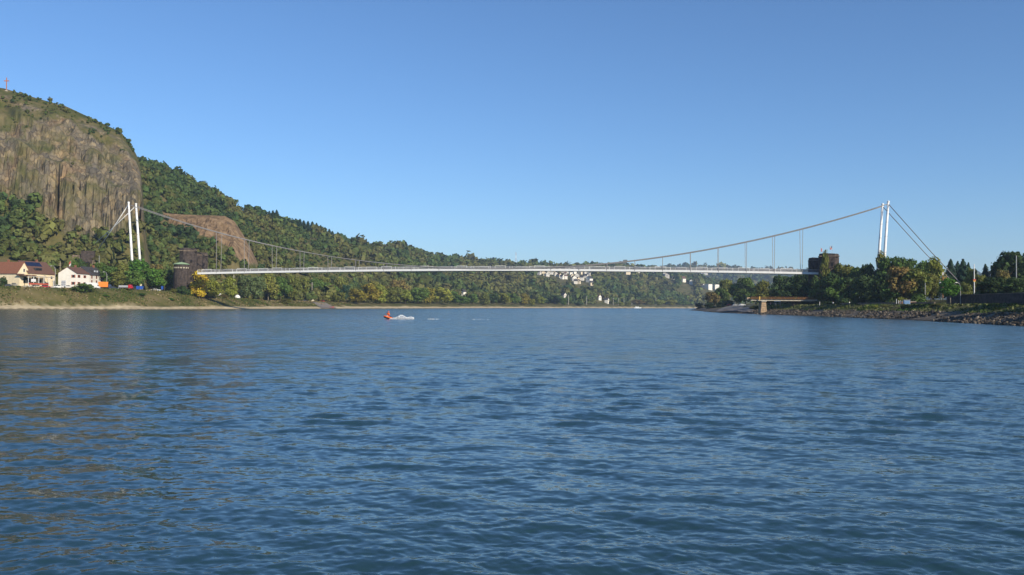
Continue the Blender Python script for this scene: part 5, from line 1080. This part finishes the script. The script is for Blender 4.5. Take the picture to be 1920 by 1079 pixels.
MB().box((-1.4, 0, .42), (.12, 1.1, .5)).build('transom', PD, t); MB().box((-1.65, 0, .62), (.4, .35, .7), 0, .8).build('outboard_motor', PD, t); MB().box((.25, 0, .6), (.35, .5, .75), 0, .7).build('console', PW, t)
MB().box((1.2, 0, .42), (.5, .5, .2), 0, .6).build('bow_cover', PD, t)
def on_boat(u, v): return (bx + u * math.cos(brz) - v * math.sin(brz), by + u * math.sin(brz) + v * math.cos(brz), .42)
person(on_boat(-.25, .22), brz + R(90), 'sit', ORS, REDS, HELM, 'driver in orange vest and red helmet in the speedboat', .95)
person(on_boat(-.75, -.25), brz + R(90), 'sit', REDS, REDS, HELM, 'passenger in red suit behind the speedboat driver', 1.0)
r_ = np.random.default_rng(77); nS = 2600
FOAM = mat('white_foam', (.82, .85, .88, 1), .9, var=.05)
u = r_.random(nS) ** 0.8 * 5.4; env = np.where(u < .8, .25, .25 + 1.0 * np.exp(-((u - 2.6) / 1.0) ** 2) + .45 * np.exp(-((u - 4.8) / .8) ** 2)) * (1 - sstep(5.6, 8.2, u) * .9)
C = np.stack([bx + .5 + u, by + r_.normal(0, .38 + u * .03, nS), .02 + env * r_.random(nS) ** 2.2 * .75], -1)
uf = r_.random(700); C2 = np.stack([bx + 9 + uf * 14, by + r_.normal(0, .5, 700) + np.sin(uf * 20) * .2, np.full(700, .05)], -1); C2 = C2[(fbm(uf * 9, uf * 3, 5, 2) > .12) & (r_.random(700) < .5 - .45 * uf)]
C3 = np.stack([bx - 1.6 - r_.random(90) ** 1.5 * 1.8, by - .3 + r_.normal(0, .2, 90), .04 + r_.random(90) * .12], -1); C = np.concatenate([C, C2])
V = quads_at(C, r_.normal(size=C.shape) + np.array([0, 0, .6]), 0.12, r_); o = link('boat_wake', np_mesh('boat_wake', V, np.arange(len(V)).reshape(-1, 4), [FOAM])); tag(o, 'white spray and foam trailing behind the red speedboat', 'wake', kind='stuff')
x, D = xpix(1195, 1560), 1560; t = thing('motor_boat', 'small white motor boat moored at the far shore', 'boat', (x, D, 0), R(8))
MB().raw([(-6, -1.6, -.2), (4, -1.6, -.2), (7, 0, .2), (4, 1.6, -.2), (-6, 1.6, -.2), (-6.2, -2, 1.4), (4.2, -2, 1.5), (8, 0, 2.0), (4.2, 2, 1.5), (-6.2, 2, 1.4)], [(4, 3, 2, 1, 0), (0, 1, 6, 5), (1, 2, 7, 6), (2, 3, 8, 7), (3, 4, 9, 8), (4, 0, 5, 9), (5, 6, 7, 8, 9)]).build('hull', PW, t)
MB().prism([(-3.5, 1.4), (-3.2, 3.2), (1.5, 3.2), (3.2, 1.5)], -1.5, 1.5).build('cabin', PW, t); MB().box((-.6, 0, 2.5), (3.6, 3.04, .6)).build('cabin_windows', DARKGLASS, t)

# ------------------------------------------------------------------ riprap on the right shore (too many and small to count)
nR = 7000; r_ = np.random.default_rng(31); yy = 150 + (r_.random(nR) ** 1.2) * 300; ss = r_.random(nR) ** 1.3 * 12 - .4; kp = fbm(ss / 5, yy / 9, 77, 3) > -.12; yy, ss = yy[kp], ss[kp]; nR = len(yy); X = xs_r(yy) + ss; Z = terrain(X, yy)[0]
u8 = np.array([[-1, -1, -1], [1, -1, -1], [1, 1, -1], [-1, 1, -1], [-1, -1, 1], [1, -1, 1], [1, 1, 1], [-1, 1, 1]]) * .5; qf = np.array([[3, 2, 1, 0], [4, 5, 6, 7], [0, 1, 5, 4], [1, 2, 6, 5], [2, 3, 7, 6], [3, 0, 4, 7]])
sz = (.15 + .85 * r_.random(nR) ** 2.2)[:, None, None] * r_.uniform(.6, 1.0, (nR, 1, 3)); V = u8[None] * sz * r_.uniform(.55, 1.1, (nR, 8, 1)); a = r_.random(nR) * 6.28; ca, sa = np.cos(a)[:, None], np.sin(a)[:, None]
V = np.stack([V[:, :, 0] * ca - V[:, :, 1] * sa, V[:, :, 0] * sa + V[:, :, 1] * ca, V[:, :, 2] + .25 * V[:, :, 0]], -1) + np.stack([X, yy, Z + .08], -1)[:, None, :]
rm = np_mesh('riprap_stones', V.reshape(-1, 3), (qf[None] + (np.arange(nR) * 8)[:, None, None]).reshape(-1, 4), [leaf_mat('riprap_stone', 'tint')])
tn = np.array([.125, .105, .083]) * r_.uniform(.35, 1.5, (nR, 1)) * np.where(r_.random((nR, 1)) < .12, 1.7, 1.0); tn = np.clip(tn, .02, .5)
a = rm.attributes.new('tint', 'FLOAT_COLOR', 'FACE'); a.data.foreach_set('color', np.concatenate([np.repeat(tn, 6, 0), np.ones((nR * 6, 1))], 1).astype(np.float32).ravel())
o = link('riprap_stones', rm); tag(o, 'loose grey and tan stones along the right shore', 'stones', kind='stuff')

# ------------------------------------------------------------------ rough grass and weeds on both banks (nobody could count them)
r_ = np.random.default_rng(91); P_ = []; T_ = []
for sgn, y0, y1, s0, s1, n_g in ((-1, 330, 720, 11, 28, 15000), (1, 140, 470, 11, 24, 7000)):
    yy = y0 + r_.random(n_g) * (y1 - y0); ss = s0 + r_.random(n_g) * (s1 - s0); X = xs_l(yy) - ss / .88 if sgn < 0 else xs_r(yy) + ss
    cl = fbm(X / 6, yy / 6, 121, 3) + r_.normal(0, .2, n_g); k = cl > (.02 if sgn < 0 else -.05); X, yy, cl = X[k], yy[k], cl[k]; Z = terrain(X, yy)[0]; P_.append(np.stack([X, yy, Z + .15], -1))
    pal = np.array([[.065, .095, .022], [.115, .125, .032], [.185, .155, .06], [.26, .20, .11]]); pal = pal if sgn < 0 else pal * np.array([.55, .75, .6]); T_.append(pal[np.clip(((fbm(X / 14, yy / 14, 123, 2) + r_.normal(0, .3, len(X)) + .6) / 1.2 * 4).astype(int), 0, 3)])  # right bank grass: greener, with that bank's shade darkened into its tint
C = np.concatenate(P_); T_ = np.concatenate(T_); V = quads_at(C, r_.normal(size=C.shape) * np.array([1, 1, .45]), 0.75, r_)
me = np_mesh('bank_grass', V, np.arange(len(V)).reshape(-1, 4), [FOREST_LEAF]); a = me.attributes.new('tint', 'FLOAT_COLOR', 'FACE'); a.data.foreach_set('color', np.concatenate([T_, np.ones((len(T_), 1))], 1).astype(np.float32).ravel())
tag(link('bank_grass', me), 'rough grass and weeds on the river banks', 'grass', kind='stuff')

# ------------------------------------------------------------------ village and scattered houses on the far slopes
ROOFS = [SLATE, BROWN_TILE, SLATE, RED_TILE]; WALLS = [WHITER, WHITER, mat('cream_house', (.72, .62, .46, 1), .9), GREYR]
r_ = random.Random(4)
cat_n = 0
for k, (px, py, wp) in enumerate(VH):
    x, D, z = VHP[k]; w_ = min(max(wp * D / F, 7), 16); d_ = w_ * r_.uniform(.8, 1.15); e = w_ * r_.uniform(.5, .7); rg = e + w_ * r_.uniform(.32, .5)
    if px in (1328, 1341): e = w_ * .8; rg = e + .5
    wall = WALLS[0] if px in (1328, 1341, 1123, 1138, 1105) else r_.choice(WALLS); roof = ROOFS[3] if px in (1007, 1068) else r_.choice(ROOFS[:3])
    where = 'in the hillside village below the bridge' if 1000 <= px <= 1110 and py < 540 else ('on the slope right of the village' if px > 1110 and py < 550 else 'on the far slope' if py < 550 else 'near the far shore')
    gp = 'houses on the far slopes'
    t = thing('village_house', 'small %s house %s, %s far house from left' % ({WHITER.name: 'white', WALLS[2].name: 'cream', GREYR.name: 'grey-white'}[wall.name], where, ordinal(k)), 'house', (x, D, z + 2.5), R(r_.uniform(-40, 40) + (0 if r_.random() < .6 else 90)), gp)
    MB().prism([(-w_ / 2, -6), (-w_ / 2, e), (0, rg), (w_ / 2, e), (w_ / 2, -6)], -d_ / 2, d_ / 2).build('wall', wall, t)
    m2 = MB(); sl2 = (rg - e) / (w_ / 2)
    for sg in (-1, 1): m2.prism([(0, rg + .05), (0, rg + .45), (sg * (w_ / 2 + .6), e - sl2 * .6 + .45), (sg * (w_ / 2 + .6), e - sl2 * .6 + .05)], -d_ / 2 - .5, d_ / 2 + .5)
    m2.build('roof', roof, t)
    for sx in (-1, 1):
        MB().box((sx * w_ * .22, -d_ / 2 - .03, e * .55), (1.3, .12, 1.5)).build('window', DARKGLASS, t)

# ------------------------------------------------------------------ air
HZ = bpy.data.materials.new('haze'); HZ.use_nodes = True; n_ = HZ.node_tree; n_.nodes.remove(n_.nodes['Principled BSDF'])
pv = n_.nodes.new('ShaderNodeVolumePrincipled'); pv.inputs['Color'].default_value = (.55, .72, 1.0, 1); pv.inputs['Density'].default_value = 0.00009; pv.inputs['Anisotropy'].default_value = 0.0
n_.links.new(pv.outputs['Volume'], n_.nodes['Material Output'].inputs['Volume'])
o = MB().box((0, 2640, 147), (11000, 5480, 310)).build('haze', HZ); tag(o, 'thin blue haze filling the river valley', kind='stuff')
_lab = {}
for o in bpy.data.objects:
    if o.parent is None and 'label' in o: _lab.setdefault(o['label'], []).append(o.name)
for k, v in _lab.items():
    if len(v) > 1: print('SAME LABEL', k, v)
